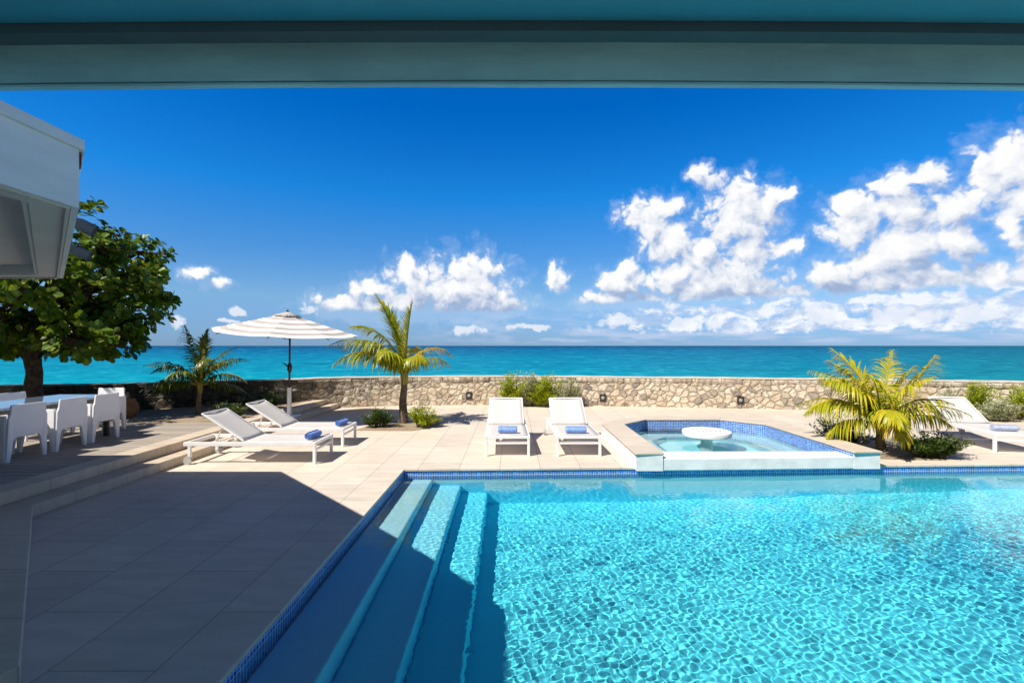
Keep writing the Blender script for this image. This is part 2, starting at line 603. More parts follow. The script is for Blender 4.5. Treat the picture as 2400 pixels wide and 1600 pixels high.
def plaster_mat(name, col, deep):
    """quartz plaster, paler on the shallow treads, sea blue on the deep floor"""
    m, n, b = new_mat(name)
    g = n.n('ShaderNodeNewGeometry')
    x, y, z = n.sep(g.outputs['Position'])
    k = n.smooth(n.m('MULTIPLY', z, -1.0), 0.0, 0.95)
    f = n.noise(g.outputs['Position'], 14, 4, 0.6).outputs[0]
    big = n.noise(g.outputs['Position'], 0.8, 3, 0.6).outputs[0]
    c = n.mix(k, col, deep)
    c = n.mix(n.m('MULTIPLY', n.smooth(f, 0.3, 0.7), 0.12), c, (0.9, 0.95, 1.0), 'MULTIPLY')
    c = n.mix(n.m('MULTIPLY', n.smooth(big, 0.4, 0.7), 0.18), c, (0.75, 0.92, 1.0), 'MULTIPLY')
    n.set(b.inputs['Base Color'], c)
    b.inputs['Roughness'].default_value = 0.85
    b.inputs['Specular IOR Level'].default_value = 0.1
    return m


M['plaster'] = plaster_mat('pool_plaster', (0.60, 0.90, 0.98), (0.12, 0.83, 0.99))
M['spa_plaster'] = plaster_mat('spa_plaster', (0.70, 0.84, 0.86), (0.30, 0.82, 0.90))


def water_mat(name, tint):
    m = bpy.data.materials.new(name)
    m.use_nodes = True
    n = NT(m.node_tree)
    m.node_tree.nodes.clear()
    out = n.n('ShaderNodeOutputMaterial')
    g = n.n('ShaderNodeBsdfGlass')
    g.inputs['IOR'].default_value = 1.333
    g.inputs['Roughness'].default_value = 0.0
    g.inputs['Color'].default_value = (*tint, 1)
    m.node_tree.links.new(g.outputs[0], out.inputs[0])
    return m


M['water'] = water_mat('clear_pool_water', (0.95, 0.995, 1.0))


def sea_mat():
    m, n, b = new_mat('sea_water')
    g = n.n('ShaderNodeNewGeometry')
    P = g.outputs['Position']
    x, y, z = n.sep(P)
    ld = n.m('LOGARITHM', n.m('MAXIMUM', n.m('ADD', y, n.m('MULTIPLY', n.m('ABSOLUTE', x), 0.1)), 5.0), 10.0)
    pat = n.noise(n.v('MULTIPLY', P, (0.004, 0.012, 1)), 1.0, 4, 0.6).outputs[0]
    k = n.m('ADD', ld, n.m('MULTIPLY', n.m('SUBTRACT', pat, 0.5), 0.7))
    t = n.m('DIVIDE', n.m('SUBTRACT', k, 1.4), 2.4)
    c = n.ramp(t, [(0.0, (0.0, 0.29, 0.37)), (0.2, (0.0, 0.26, 0.38)), (0.38, (0.0, 0.17, 0.33)), (0.58, (0.0, 0.10, 0.26)), (0.8, (0.0, 0.05, 0.17))])
    # wind streaks and wavelets, slope shading painted in, stretched across the view by distance
    lx = n.m('DIVIDE', x, n.m('POWER', n.m('MAXIMUM', y, 5.0), 0.8))
    ly = n.m('LOGARITHM', n.m('MAXIMUM', y, 5.0), 10.0)
    wv1 = n.noise(n.comb(n.m('MULTIPLY', lx, 9.0), n.m('MULTIPLY', ly, 38.0)), 1.0, 7, 0.72, 0.6, dims='2D').outputs[0]
    wv2 = n.noise(n.comb(n.m('MULTIPLY', lx, 1.6), n.m('MULTIPLY', ly, 12.0)), 1.0, 5, 0.65, 0.4, dims='2D').outputs[0]
    rt = n.smooth(n.m('DIVIDE', x, n.m('MAXIMUM', y, 5.0)), 0.2, 1.1)
    dk = n.m('ADD', n.m('MULTIPLY', n.smooth(wv1, 0.46, 0.70), n.m('MULTIPLY_ADD', rt, 0.6, 0.50)), n.m('MULTIPLY', n.smooth(wv2, 0.48, 0.70), 0.35), clamp=True)
    c = n.mix(dk, c, n.mix(0.62, c, (0.0, 0.06, 0.12)))
    c = n.mix(n.m('MULTIPLY', n.smooth(n.m('SUBTRACT', 1.0, wv1), 0.50, 0.72), 0.6), c, (0.03, 0.42, 0.48))
    # the deeper, greener water to the right
    c = n.mix(n.m('MULTIPLY', rt, 0.45), c, (0.0, 0.14, 0.18))
    cap = n.noise(n.comb(n.m('MULTIPLY', lx, 14.0), n.m('MULTIPLY', ly, 60.0)), 1.0, 5, 0.7, dims='2D').outputs[0]
    c = n.mix(n.m('MULTIPLY', n.smooth(cap, 0.70, 0.76), 0.45), c, (0.4, 0.55, 0.6))
    nb = n.bump(wv1, 0.3, 0.3)
    df = n.n('ShaderNodeBsdfDiffuse')
    n.set(df.inputs[0], c)
    n.set(df.inputs['Normal'], nb)
    gl = n.n('ShaderNodeBsdfGlossy')
    gl.inputs['Roughness'].default_value = 0.3
    n.set(gl.inputs['Normal'], nb)
    mx = n.n('ShaderNodeMixShader')
    mx.inputs[0].default_value = 0.05
    m.node_tree.links.new(df.outputs[0], mx.inputs[1])
    m.node_tree.links.new(gl.outputs[0], mx.inputs[2])
    m.node_tree.links.new(mx.outputs[0], m.node_tree.nodes['Material Output'].inputs[0])
    return m


M['sea'] = sea_mat()


def rubble_mat():
    m, n, b = new_mat('coral_stone_rubble')
    uv = n.n('ShaderNodeUVMap').outputs[0]
    wob = n.noise(uv, 3.2, 6, 0.68).outputs['Color']
    q = n.v('ADD', uv, n.v('MULTIPLY', n.v('SUBTRACT', wob, (0.5, 0.5, 0.5)), (0.26, 0.20, 0)))
    q = n.v('MULTIPLY', q, (5.2, 6.4, 1))
    ve = n.n('ShaderNodeTexVoronoi', feature='DISTANCE_TO_EDGE', voronoi_dimensions='2D')
    vc = n.n('ShaderNodeTexVoronoi', feature='F1', voronoi_dimensions='2D')
    for k in (ve, vc):
        n.set(k.inputs['Vector'], q)
        k.inputs['Scale'].default_value = 1
        k.inputs['Randomness'].default_value = 0.95
    wn = n.n('ShaderNodeTexWhiteNoise', noise_dimensions='3D')
    n.set(wn.inputs['Vector'], vc.outputs['Position'])
    c = n.ramp(wn.outputs['Value'], [(0.0, (0.32, 0.28, 0.24)), (0.10, (0.52, 0.44, 0.34)), (0.25, (0.72, 0.62, 0.48)), (0.5, (0.78, 0.68, 0.53)), (0.75, (0.66, 0.53, 0.38)), (1.0, (0.82, 0.74, 0.61))])
    rough = n.noise(uv, 22, 6, 0.7).outputs[0]
    c = n.mix(n.m('MULTIPLY', n.smooth(rough, 0.48, 0.7), 0.4), c, (0.20, 0.16, 0.13))
    joint = n.m('SUBTRACT', 1.0, n.smooth(n.m('ADD', ve.outputs['Distance'], n.m('MULTIPLY', n.m('SUBTRACT', rough, 0.5), 0.10)), 0.0, 0.05))
    c = n.mix(n.m('MULTIPLY', joint, 0.72), c, (0.22, 0.16, 0.11))
    # black lichen and salt stain, plus tree shade painted in at the west end
    ux, uy, _ = n.sep(uv)
    old = n.smooth(n.m('MULTIPLY', ux, -1.0), -12.3, -9.3)
    st = n.noise(n.v('MULTIPLY', uv, (1.0, 1.4, 1)), 1.6, 6, 0.65).outputs[0]
    stain = n.m('MULTIPLY', n.smooth(n.m('ADD', st, n.m('MULTIPLY', old, 0.20)), 0.50, 0.66), n.m('MULTIPLY_ADD', old, 0.78, 0.14))
    c = n.mix(stain, c, (0.035, 0.032, 0.03))
    n.set(b.inputs['Base Color'], c)
    b.inputs['Roughness'].default_value = 0.92
    b.inputs['Specular IOR Level'].default_value = 0.15
    h = n.m('ADD', n.smooth(ve.outputs['Distance'], 0.0, 0.22), n.m('MULTIPLY', rough, 0.35))
    n.set(b.inputs['Normal'], n.bump(h, 0.9, 0.035))
    return m


M['rubble'] = rubble_mat()


def cap_mat():
    m, n, b = new_mat('wall_cap_stone')
    uv = n.n('ShaderNodeUVMap').outputs[0]
    ux, uy, _ = n.sep(uv)
    f = n.noise(uv, 7, 6, 0.65).outputs[0]
    c = n.mix(n.smooth(f, 0.3, 0.7), (0.56, 0.48, 0.38), (0.72, 0.65, 0.55))
    old = n.smooth(n.m('MULTIPLY', ux, -1.0), -11.0, -9.0)  # west end: stain with the tree's shade painted into it
    st = n.noise(uv, 2.4, 5, 0.65).outputs[0]
    stain = n.m('MULTIPLY', n.smooth(n.m('ADD', st, n.m('MULTIPLY', old, 0.3)), 0.58, 0.7), n.m('MULTIPLY_ADD', old, 0.6, 0.25))
    c = n.mix(stain, c, (0.07, 0.06, 0.055))
    n.set(b.inputs['Base Color'], c)
    b.inputs['Roughness'].default_value = 0.9
    n.set(b.inputs['Normal'], n.bump(f, 0.6, 0.03))
    return m


M['cap'] = cap_mat()


def leaf_mat(name, cols, trans=0.35, rough=0.35, spec=0.5, nscale=3.0):
    m = bpy.data.materials.new(name)
    m.use_nodes = True
    n = NT(m.node_tree)
    b = m.node_tree.nodes['Principled BSDF']
    out = m.node_tree.nodes['Material Output']
    g = n.n('ShaderNodeNewGeometry')
    r = g.outputs['Random Per Island']
    c = n.ramp(r, [(i / (len(cols) - 1), q) for i, q in enumerate(cols)])
    f = n.noise(g.outputs['Position'], nscale, 3, 0.6).outputs[0]
    c = n.mix(n.m('MULTIPLY', n.smooth(f, 0.35, 0.65), 0.35), c, (0.6, 0.75, 0.5), 'MULTIPLY')
    n.set(b.inputs['Base Color'], c)
    b.inputs['Roughness'].default_value = rough
    b.inputs['Specular IOR Level'].default_value = spec
    t = n.n('ShaderNodeBsdfTranslucent')
    n.set(t.inputs[0], n.mix(1.0, c, (1.6, 1.5, 0.8), 'MULTIPLY'))
    mx = n.n('ShaderNodeMixShader')
    mx.inputs[0].default_value = trans
    m.node_tree.links.new(b.outputs[0], mx.inputs[1])
    m.node_tree.links.new(t.outputs[0], mx.inputs[2])
    m.node_tree.links.new(mx.outputs[0], out.inputs[0])
    return m


M['tree_leaf'] = leaf_mat('seagrape_leaf', [(0.055, 0.12, 0.010), (0.10, 0.18, 0.012), (0.17, 0.25, 0.016), (0.30, 0.33, 0.035)], 0.30, 0.38, 0.4)
M['palm_gold'] = leaf_mat('golden_palm_leaflet', [(0.26, 0.32, 0.012), (0.36, 0.40, 0.016), (0.46, 0.44, 0.02), (0.52, 0.41, 0.03)], 0.3, 0.38, 0.4)
M['palm_bright'] = leaf_mat('bright_golden_leaflet', [(0.30, 0.34, 0.012), (0.44, 0.43, 0.015), (0.58, 0.49, 0.02), (0.64, 0.46, 0.03)], 0.3, 0.4, 0.35)
M['palm_green'] = leaf_mat('green_palm_leaflet', [(0.08, 0.13, 0.012), (0.13, 0.19, 0.016), (0.19, 0.23, 0.02), (0.28, 0.20, 0.05)], 0.25, 0.38, 0.4)
M['palm_yellow'] = leaf_mat('yellow_palm_leaflet', [(0.48, 0.34, 0.01), (0.60, 0.42, 0.015), (0.66, 0.46, 0.03), (0.42, 0.38, 0.02)], 0.3, 0.4, 0.35)
M['bush_bright'] = leaf_mat('bright_shrub_leaf', [(0.22, 0.31, 0.01), (0.32, 0.42, 0.012), (0.44, 0.50, 0.02), (0.50, 0.46, 0.04)], 0.35, 0.45, 0.35)
M['bush_dark'] = leaf_mat('dark_shrub_leaf', [(0.025, 0.06, 0.012), (0.05, 0.095, 0.015), (0.085, 0.13, 0.02), (0.14, 0.17, 0.03)], 0.22, 0.3, 0.55)
M['bush_silver'] = leaf_mat('silver_shrub_leaf', [(0.34, 0.36, 0.24), (0.46, 0.48, 0.34), (0.56, 0.57, 0.44), (0.42, 0.42, 0.27)], 0.2, 0.6, 0.2)
M['stem'] = plain('woody_stem', (0.16, 0.12, 0.07), 0.85, 0.15, 12, 0.3)
M['rachis'] = plain('palm_midrib', (0.34, 0.30, 0.05), 0.5, 0.3, 6, 0.2)
M['rachis_yellow'] = plain('yellow_palm_midrib', (0.62, 0.42, 0.03), 0.5, 0.3, 6, 0.1)


def sling_mat():
    m, n, b = new_mat('white_mesh_sling')
    P = n.n('ShaderNodeTexCoord').outputs['Object']
    f = n.noise(P, 220, 2, 0.5).outputs[0]
    n.set(b.inputs['Base Color'], n.mix(f, (0.74, 0.73, 0.72), (0.88, 0.87, 0.86)))
    b.inputs['Roughness'].default_value = 0.8
    out = m.node_tree.nodes['Material Output']
    t = n.n('ShaderNodeBsdfTranslucent')
    t.inputs[0].default_value = (0.72, 0.68, 0.62, 1)
    mx = n.n('ShaderNodeMixShader')
    mx.inputs[0].default_value = 0.34
    m.node_tree.links.new(b.outputs[0], mx.inputs[1])
    m.node_tree.links.new(t.outputs[0], mx.inputs[2])
    m.node_tree.links.new(mx.outputs[0], out.inputs[0])
    return m


M['sling'] = sling_mat()


def towel_mat(name, a, c2):
    m, n, b = new_mat(name)
    P = n.n('ShaderNodeTexCoord').outputs['Object']
    f = n.noise(P, 30, 4, 0.7).outputs[0]
    g = n.noise(P, 260, 2, 0.5).outputs[0]
    n.set(b.inputs['Base Color'], n.mix(n.smooth(f, 0.35, 0.65), a, c2))
    b.inputs['Roughness'].default_value = 0.95
    b.inputs['Specular IOR Level'].default_value = 0.1
    b.inputs['Sheen Weight'].default_value = 0.3
    n.set(b.inputs['Normal'], n.bump(g, 0.7, 0.004))
    return m


M['towel'] = towel_mat('blue_terry', (0.07, 0.18, 0.55), (0.13, 0.28, 0.72))
M['towel_mid'] = towel_mat('mid_blue_terry', (0.20, 0.33, 0.68), (0.28, 0.44, 0.82))
M['towel_pale'] = towel_mat('pale_blue_terry', (0.36, 0.42, 0.62), (0.50, 0.56, 0.74))
M['canvas'] = plain('white_canvas', (0.84, 0.83, 0.82), 0.9, 0.1, 5, 0.03, 0.1, 90)
M['canvas_taupe'] = plain('taupe_canvas', (0.47, 0.43, 0.40), 0.9, 0.1, 5, 0.05, 0.1, 90)

# ------------------------------------------------------------------ the setting


def Lb(x):                       # line of the pool's far edge
    return 6.70 + 0.033 * (x + 1.484)


def structure(o):
    return tag(o, kind='structure')


PX0, PX1, PY0 = -1.484, 8.9, 1.15
WALL = [(-15, 8.9), (-11.1, 10.56), (-8.45, 11.36), (-6.3, 12.35), (-4.8, 13.35), (-3.0, 13.87), (0, 14.0), (3, 13.66),
        (6, 13.22), (9, 12.74), (12.4, 11.8), (17, 10.0)]

g = Geo()
wl_right = [p for p in WALL if p[0] > 5.2]
g.prism([(-4.9, -3.2), (PX0, -3.2), (PX0, 6.70), (-4.9, 6.70)], -0.03, 0)
g.prism([(-4.9, 6.70), (PX0, 6.70), (1.95, Lb(1.95)), (1.95, 13.85), (0, 14.06), (-3.0, 13.93), (-4.9, 13.4)], -0.03, 0)
g.prism([(1.95, 9.6), (5.0, 9.6), (5.0, 13.42), (3, 13.72), (1.95, 13.85)], -0.03, 0)
g.prism([(5.0, Lb(5.0)), (20, Lb(20)), (20, 8.9), (17, 10.06), (12.4, 11.86), (9, 12.80), (6, 13.28), (5.0, 13.42)], -0.03, 0)
g.prism([(PX1, PY0), (20, PY0), (20, Lb(20)), (PX1, Lb(PX1))], -0.03, 0)
g.prism([(PX0, -3.2), (20, -3.2), (20, PY0), (PX0, PY0)], -0.03, 0)
terrace = structure(g.build('terrace_floor', M['tile'], bevel=0.004))

# left platform: two steps up to a timber deck
low = [(-4.75, 13.37), (-12, 9.8), (-12, -3), (-2.95, -3), (-2.95, 1.2), (-2.43, 2.40), (-4.75, 4.82)]
g = Geo()
g.prism(low, 0.0015, 0.122)
structure(g.build('lower_step', M['step'], bevel=0.006))
g = Geo()
g.prism([(-5.03, 3.4), (-5.03, 13.18), (-5.33, 12.98), (-5.33, 3.4)], 0.1235, 0.25)
structure(g.build('upper_step', M['step'], bevel=0.006))
g = Geo()
g.prism([(-14, 3.4), (-5.333, 3.4), (-5.333, 9.2), (-14, 9.2)], 0.1235, 0.246)
structure(g.build('timber_deck', M['wood']))
# planting bed: gently uneven sand
nx, ny = 90, 46
xs = np.linspace(-14, -5.333, nx)
ys = np.linspace(9.2, 13.3, ny)
X, Y = np.meshgrid(xs, ys)
rg = np.random.RandomState(3)
Z = 0.225 + 0.012 * np.sin(X * 2.1 + Y) + 0.010 * np.sin(Y * 3.3 - X * 1.3) + rg.normal(0, 0.004, X.shape)
V = np.stack([X, Y, Z], -1).reshape(-1, 3)
idx = (np.arange(ny - 1)[:, None] * nx + np.arange(nx - 1)[None]).ravel()
F = np.stack([idx, idx + 1, idx + nx + 1, idx + nx], -1)
structure(np_mesh('planting_bed', V, F, M['sand'], smooth=True))
# little beds cut in the paving
for poly in ([(-3.15, 9.75), (-2.0, 9.7), (-1.45, 10.35), (-1.7, 10.95), (-2.9, 10.9)],
             [(5.22, 7.35), (6.4, 7.2), (6.75, 7.75), (6.3, 8.7), (5.22, 8.75)]):
    g = Geo()
    g.prism(poly, 0.002, 0.012)
    structure(g.build('soil_bed', M['sand'], bevel=0.004))

# sea and ground under the terrace
g = Geo()
g.add([(-60000, -2000, -3.0), (60000, -2000, -3.0), (60000, 60000, -3.0), (-60000, 60000, -3.0)], [(0, 1, 2, 3)])
structure(g.build('sea', M['sea']))
g = Geo()
g.prism([(-16, -8), (22, -8), (22, 8.2), (17, 9.6), (12.4, 11.4), (6, 12.8), (0, 13.6), (-4.8, 12.9), (-11.1, 10.2), (-16, 8.5)], -3.3, -1.45)
structure(g.build('ground', M['sand']))

# ------------------------------------------------------------------ sea wall
wall = empty('stone_wall', (0, 14, 0))
tag(wall, 'low coral stone rubble wall with a pale cap along the sea edge', 'wall')


def offset_poly(pts, d):
    out = []
    for i, p in enumerate(pts):
        a = Vector(pts[max(i - 1, 0)])
        b = Vector(pts[min(i + 1, len(pts) - 1)])
        t = (b - a).normalized()
        nrm = Vector((-t.y, t.x))
        out.append(Vector(p) + nrm * d)
    return out


def densify(pts, step):
    out = [Vector(pts[0])]
    for a, b in zip(pts, pts[1:]):
        a, b = Vector(a), Vector(b)
        n = max(1, int((b - a).length / step))
        for k in range(1, n + 1):
            out.append(a.lerp(b, k / n))
    return out


wf = densify([(p[0], p[1] - 14) for p in WALL], 0.06)
wf = [(p.x, p.y) for p in wf]
n_ = len(wf)
# smooth the corners
arr = np.array(wf)
for _ in range(60):
    arr[1:-1] = 0.25 * arr[:-2] + 0.5 * arr[1:-1] + 0.25 * arr[2:]
wf = [tuple(q) for q in arr]
back = offset_poly(wf, 0.36)
arc = [0.0]
for a, b in zip(wf, wf[1:]):
    arc.append(arc[-1] + math.hypot(b[0] - a[0], b[1] - a[1]))
# front rubble face: rows of vertices with a rough relief
zr = np.concatenate([[-0.1], np.linspace(0, 0.79, 19)])
V, F, UV = [], [], []
rg = np.random.RandomState(11)
T = [((Vector(wf[min(i + 1, n_ - 1)]) - Vector(wf[max(i - 1, 0)])).normalized()) for i in range(n_)]
rel = rg.normal(0, 0.011, (n_, len(zr)))
for i, p in enumerate(wf):
    nrm = Vector((T[i].y, -T[i].x))
    for j, z in enumerate(zr):
        q = Vector(p) + nrm * float(rel[i, j])
        V.append((q.x, q.y, z))
gw = Geo()
gw.v = V
mzr = len(zr)
for i in range(n_ - 1):
    for j in range(mzr - 1):
        a, b, c, d = i * mzr + j, (i + 1) * mzr + j, (i + 1) * mzr + j + 1, i * mzr + j + 1
        gw.face((a, b, c, d), 0, [(arc[i], zr[j]), (arc[i + 1], zr[j]), (arc[i + 1], zr[j + 1]), (arc[i], zr[j + 1])])
for i in range(0, n_ - 1):     # back face down to the water
    a, b = back[i], back[i + 1]
    gw.quad_uv((b.x, b.y, -4), (a.x, a.y, -4), (a.x, a.y, 0.79), (b.x, b.y, 0.79),
               [(arc[i + 1], -4), (arc[i], -4), (arc[i], 0.7), (arc[i + 1], 0.7)])
gw.build('rubble_face', M['rubble'], wall, smooth=True)
# course of long stones under the cap
gc = Geo()
i = 0
rr = random.Random(5)
while i < n_ - 8:
    k = min(n_ - 1, i + rr.randint(7, 14))
    pr = rr.uniform(0.012, 0.04)
    z0, z1 = 0.685 + rr.uniform(-0.012, 0.012), 0.795
    sub = list(range(i, k + 1, 3)) + ([k] if (k - i) % 3 else [])
    fr = []
    for q in sub:
        nrm = Vector((T[q].y, -T[q].x))
        gapx = T[q] * (0.008 if q == sub[0] else (-0.008 if q == sub[-1] else 0))
        fr.append(Vector(wf[q]) + nrm * (pr + rr.uniform(-0.006, 0.006)) + gapx)
    bk = [Vector(back[q]) - (Vector(back[q]) - Vector(wf[q])) * 0.5 for q in sub]
    m_ = len(sub)
    b0 = len(gc.v)
    for z in (z0, (z0 + z1) / 2, z1):
        ins = 0.012 if z != (z0 + z1) / 2 else 0
        for q, s in zip(fr, sub):
            nrm = Vector((T[s].y, -T[s].x))
            gc.v.append((q.x - nrm.x * ins, q.y - nrm.y * ins, z))
    for z in (z0, z1):
        for q in bk:
            gc.v.append((q.x, q.y, z))
    for r_ in range(2):
        for s in range(m_ - 1):
            a = b0 + r_ * m_ + s
            u0, u1 = arc[sub[s]], arc[sub[s + 1]]
            gc.face((a, a + 1, a + m_ + 1, a + m_), 0, [(u0, z0), (u1, z0), (u1, z1), (u0, z1)])
    for s in range(m_ - 1):
        u0, u1 = arc[sub[s]], arc[sub[s + 1]]
        gc.face((b0 + 2 * m_ + s, b0 + 2 * m_ + s + 1, b0 + 4 * m_ + s + 1, b0 + 4 * m_ + s), 0, [(u0, 0), (u1, 0), (u1, .3), (u0, .3)])
        gc.face((b0 + 3 * m_ + s, b0 + 3 * m_ + s + 1, b0 + s + 1, b0 + s), 0, [(u0, 0), (u1, 0), (u1, .3), (u0, .3)])
    i = k
gc.build('coping_course', M['rubble'], wall, smooth=False)
gk = Geo()
for i in range(0, n_ - 2, 2):
    a, b = Vector(wf[i]) + Vector((T[i].y, -T[i].x)) * 0.022, Vector(wf[i + 2]) + Vector((T[i + 2].y, -T[i + 2].x)) * 0.022
    c, d = Vector(back[i + 2]) + Vector((-T[i + 2].y, T[i + 2].x)) * 0.03, Vector(back[i]) + Vector((-T[i].y, T[i].x)) * 0.03
    za, zb = 0.826 + 0.005 * math.sin(i * 0.11) + 0.003 * math.sin(i * 0.47), 0.826 + 0.005 * math.sin((i + 2) * 0.11) + 0.003 * math.sin((i + 2) * 0.47)
    u0, u1 = arc[i], arc[i + 2]
    gk.quad_uv((a.x, a.y, 0.797), (b.x, b.y, 0.797), (b.x, b.y, zb), (a.x, a.y, za), [(u0, 0), (u1, 0), (u1, .04), (u0, .04)])
    gk.quad_uv((a.x, a.y, za), (b.x, b.y, zb), (c.x, c.y, zb), (d.x, d.y, za), [(u0, .04), (u1, .04), (u1, .4), (u0, .4)])
    gk.quad_uv((d.x, d.y, za), (c.x, c.y, zb), (c.x, c.y, 0.71), (d.x, d.y, 0.71), [(u0, .4), (u1, .4), (u1, .5), (u0, .5)])
gk.build('cap', M['cap'], wall, smooth=False)


def wall_y(x):
    for a, b in zip(wf, wf[1:]):
        if a[0] <= x <= b[0]:
            return 14 + a[1] + (b[1] - a[1]) * (x - a[0]) / max(1e-6, b[0] - a[0])
    return 14


# recessed wall lights
def wall_light(x, z, label):
    y = wall_y(x) - 0.014
    t = empty('wall_light', (x, y, z))
    dyx = (wall_y(x + 0.2) - wall_y(x - 0.2)) / 0.4
    t.rotation_euler = (0, 0, math.atan(dyx))
    tag(t, label, 'wall light', 'square lights set in the stone wall')
    g = Geo()
    g.box(-0.085, 0.085, -0.012, 0.05, -0.105, 0.105)
    g.build('face_plate', M['bronze'], t, bevel=0.004)
    g = Geo()
    prof = [(0.05, 0), (0.05, 0.012), (0.042, 0.02), (0.0, 0.022)]
    Mx = Matrix.Translation((0, -0.0125, 0)) @ Matrix.Rotation(R(90), 4, 'X')
    g.lathe(prof, 16)
    g.v = [tuple(Mx @ Vector(q)) for q in g.v]
    g.build('lamp_glass', M['lens'], t, smooth=True)


wall_light(-1.23, 0.275, 'small square bronze wall light left of the shrubs behind the loungers')
wall_light(2.56, 0.235, 'small square bronze wall light in the stone wall right of the silvery shrubs')
wall_light(6.19, 0.225, 'small square bronze wall light in the stone wall behind the spa')

# ------------------------------------------------------------------ swimming pool
PD = -1.30
e_ = 0.016
basin = Geo()
x0, x1, y0 = PX0 - e_, PX1 + e_, PY0 - e_


def yb(x):
    return Lb(x) + e_


zt, zm = -0.03, -0.285
basin.add([(x0, y0, PD), (x1, y0, PD), (x1, yb(x1), PD), (x0, yb(x0), PD)], [(0, 1, 2, 3)])
basin.add([(x0, yb(x0), PD), (x1, yb(x1), PD), (x1, yb(x1), zm), (x0, yb(x0), zm)], [(0, 1, 2, 3)])
basin.add([(x0, y0, PD), (x0, yb(x0), PD), (x0, yb(x0), zm), (x0, y0, zm)], [(0, 1, 2, 3)])
basin.add([(x1, yb(x1), PD), (x1, y0, PD), (x1, y0, zm), (x1, yb(x1), zm)], [(0, 1, 2, 3)])
basin.add([(x1, y0, PD), (x0, y0, PD), (x0, y0, zm), (x1, y0, zm)], [(0, 1, 2, 3)])
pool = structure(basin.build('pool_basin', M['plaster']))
tb = Geo()
for a, b in (((x0, yb(x0)), (x1, yb(x1))), ((x0, y0), (x0, yb(x0))), ((x1, yb(x1)), (x1, y0)), ((x1, y0), (x0, y0))):
    Ln = math.hypot(b[0] - a[0], b[1] - a[1])
    tb.quad_uv((a[0], a[1], zm), (b[0], b[1], zm), (b[0], b[1], zt), (a[0], a[1], zt),
               [(0, 0), (Ln, 0), (Ln, zt - zm + .003), (0, zt - zm + .003)])
tbo = tb.build('tile_band', M['mosaic'], pool)
recv = [pool, tbo]
SX = [PX0 - e_ + 0.004, -1.10, -0.71, -0.34]
for k, (xa, xb, zz) in enumerate(((SX[0], SX[1], -0.27), (SX[1] + 0.002, SX[2], -0.56), (SX[2] + 0.002, SX[3], -0.86))):
    g = Geo()
    g.box(xa, xb, y0 + 0.004, Lb(xb) + e_ - 0.004, PD + 0.004, zz)
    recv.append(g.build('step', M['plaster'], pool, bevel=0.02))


def water_sheet(name, xr, yr, dens_, z, amp, seed, polyclip=None, yfun=None):
    nx = int((xr[1] - xr[0]) / dens_)
    ny = int((yr[1] - yr[0]) / dens_)
    xs = np.linspace(xr[0], xr[1], nx + 1)
    ts = np.linspace(0, 1, ny + 1)
    X, Tt = np.meshgrid(xs, ts)
    top = yfun(X) if yfun else np.full_like(X, yr[1])
    Y = yr[0] + (top - yr[0]) * Tt
    rg = np.random.RandomState(seed)
    Z = np.zeros_like(X)
    # wavelet field: slow patches modulate small capillary ripples
    mod = 1.0 + 0.22 * np.sin(X * 0.9 + 0.5 * Y + 1) * np.sin(Y * 0.7 - 0.4 * X)
    for i in range(46):
        lam = math.exp(rg.uniform(math.log(0.034), math.log(0.092)))
        a = rg.normal(R(115), R(62))
        k = 2 * math.pi / lam
        A = amp * (lam / 0.13) ** 1.9 * 0.138
        Z += A * np.sin(k * (X * math.cos(a) + Y * math.sin(a)) + rg.rand() * 6.28)
    far_ = np.clip((Y - 4.8) / 1.8, 0, 1)
    Z *= mod * (1 - 0.5 * far_ * far_ * (3 - 2 * far_) * (xr[1] > 6))
    for i in range(10):
        lam = rg.uniform(0.4, 1.6)
        a = rg.uniform(0, 6.28)
        k = 2 * math.pi / lam
        Z += amp * 0.4 * lam * np.sin(k * (X * math.cos(a) + Y * math.sin(a)) + rg.rand() * 6.28)
    V = np.stack([X, Y, Z + z], -1).reshape(-1, 3)
    n = nx + 1
    idx = (np.arange(ny)[:, None] * n + np.arange(nx)[None])
    F = np.stack([idx, idx + 1, idx + n + 1, idx + n], -1).reshape(-1, 4)
    if polyclip is not None:
        cx = V[F].mean(1)
        keep = polyclip(cx[:, 0], cx[:, 1])
        F = F[keep]
        used = np.unique(F)
        mp = np.full(len(V), -1)
        mp[used] = np.arange(len(used))
        V = V[used]
        F = mp[F]
    o = np_mesh(name, V, F, M['water'], smooth=True)
    o.cycles.is_caustics_caster = True
    return structure(o)


water_sheet('pool_water', (x0 - 0.003, x1 + 0.003), (y0 - 0.003, 7.1), 0.0085, -0.095, 0.0011, 4,
            yfun=lambda X: 6.70 + 0.033 * (X + 1.484) + e_ + 0.003)

# ------------------------------------------------------------------ raised spa
spa = empty('spa_pool', (3.45, 8.4, 0))
tag(spa, 'raised white rendered spa pool with blue mosaic lining and cream coping', 'spa')
OX, OY = 3.45, 8.4
inner = [(2.09, 6.80), (4.80, 6.84), (4.80, 9.22), (4.20, 9.82), (2.70, 9.80), (2.11, 9.20)]      # ccw
outer = [(1.72, 6.715), (5.17, 6.83), (5.17, 9.37), (4.36, 10.17), (2.55, 10.15), (1.73, 9.34)]


def rel_(p):
    return (p[0] - OX, p[1] - OY)


inr, our = [rel_(p) for p in inner], [rel_(p) for p in outer]
zc0, zc1 = 0.195, 0.222
# coping: five sides, open over the weir in front
g = Geo()
ov = 0.022


def grow(p, k):
    return (p[0] * k, p[1])


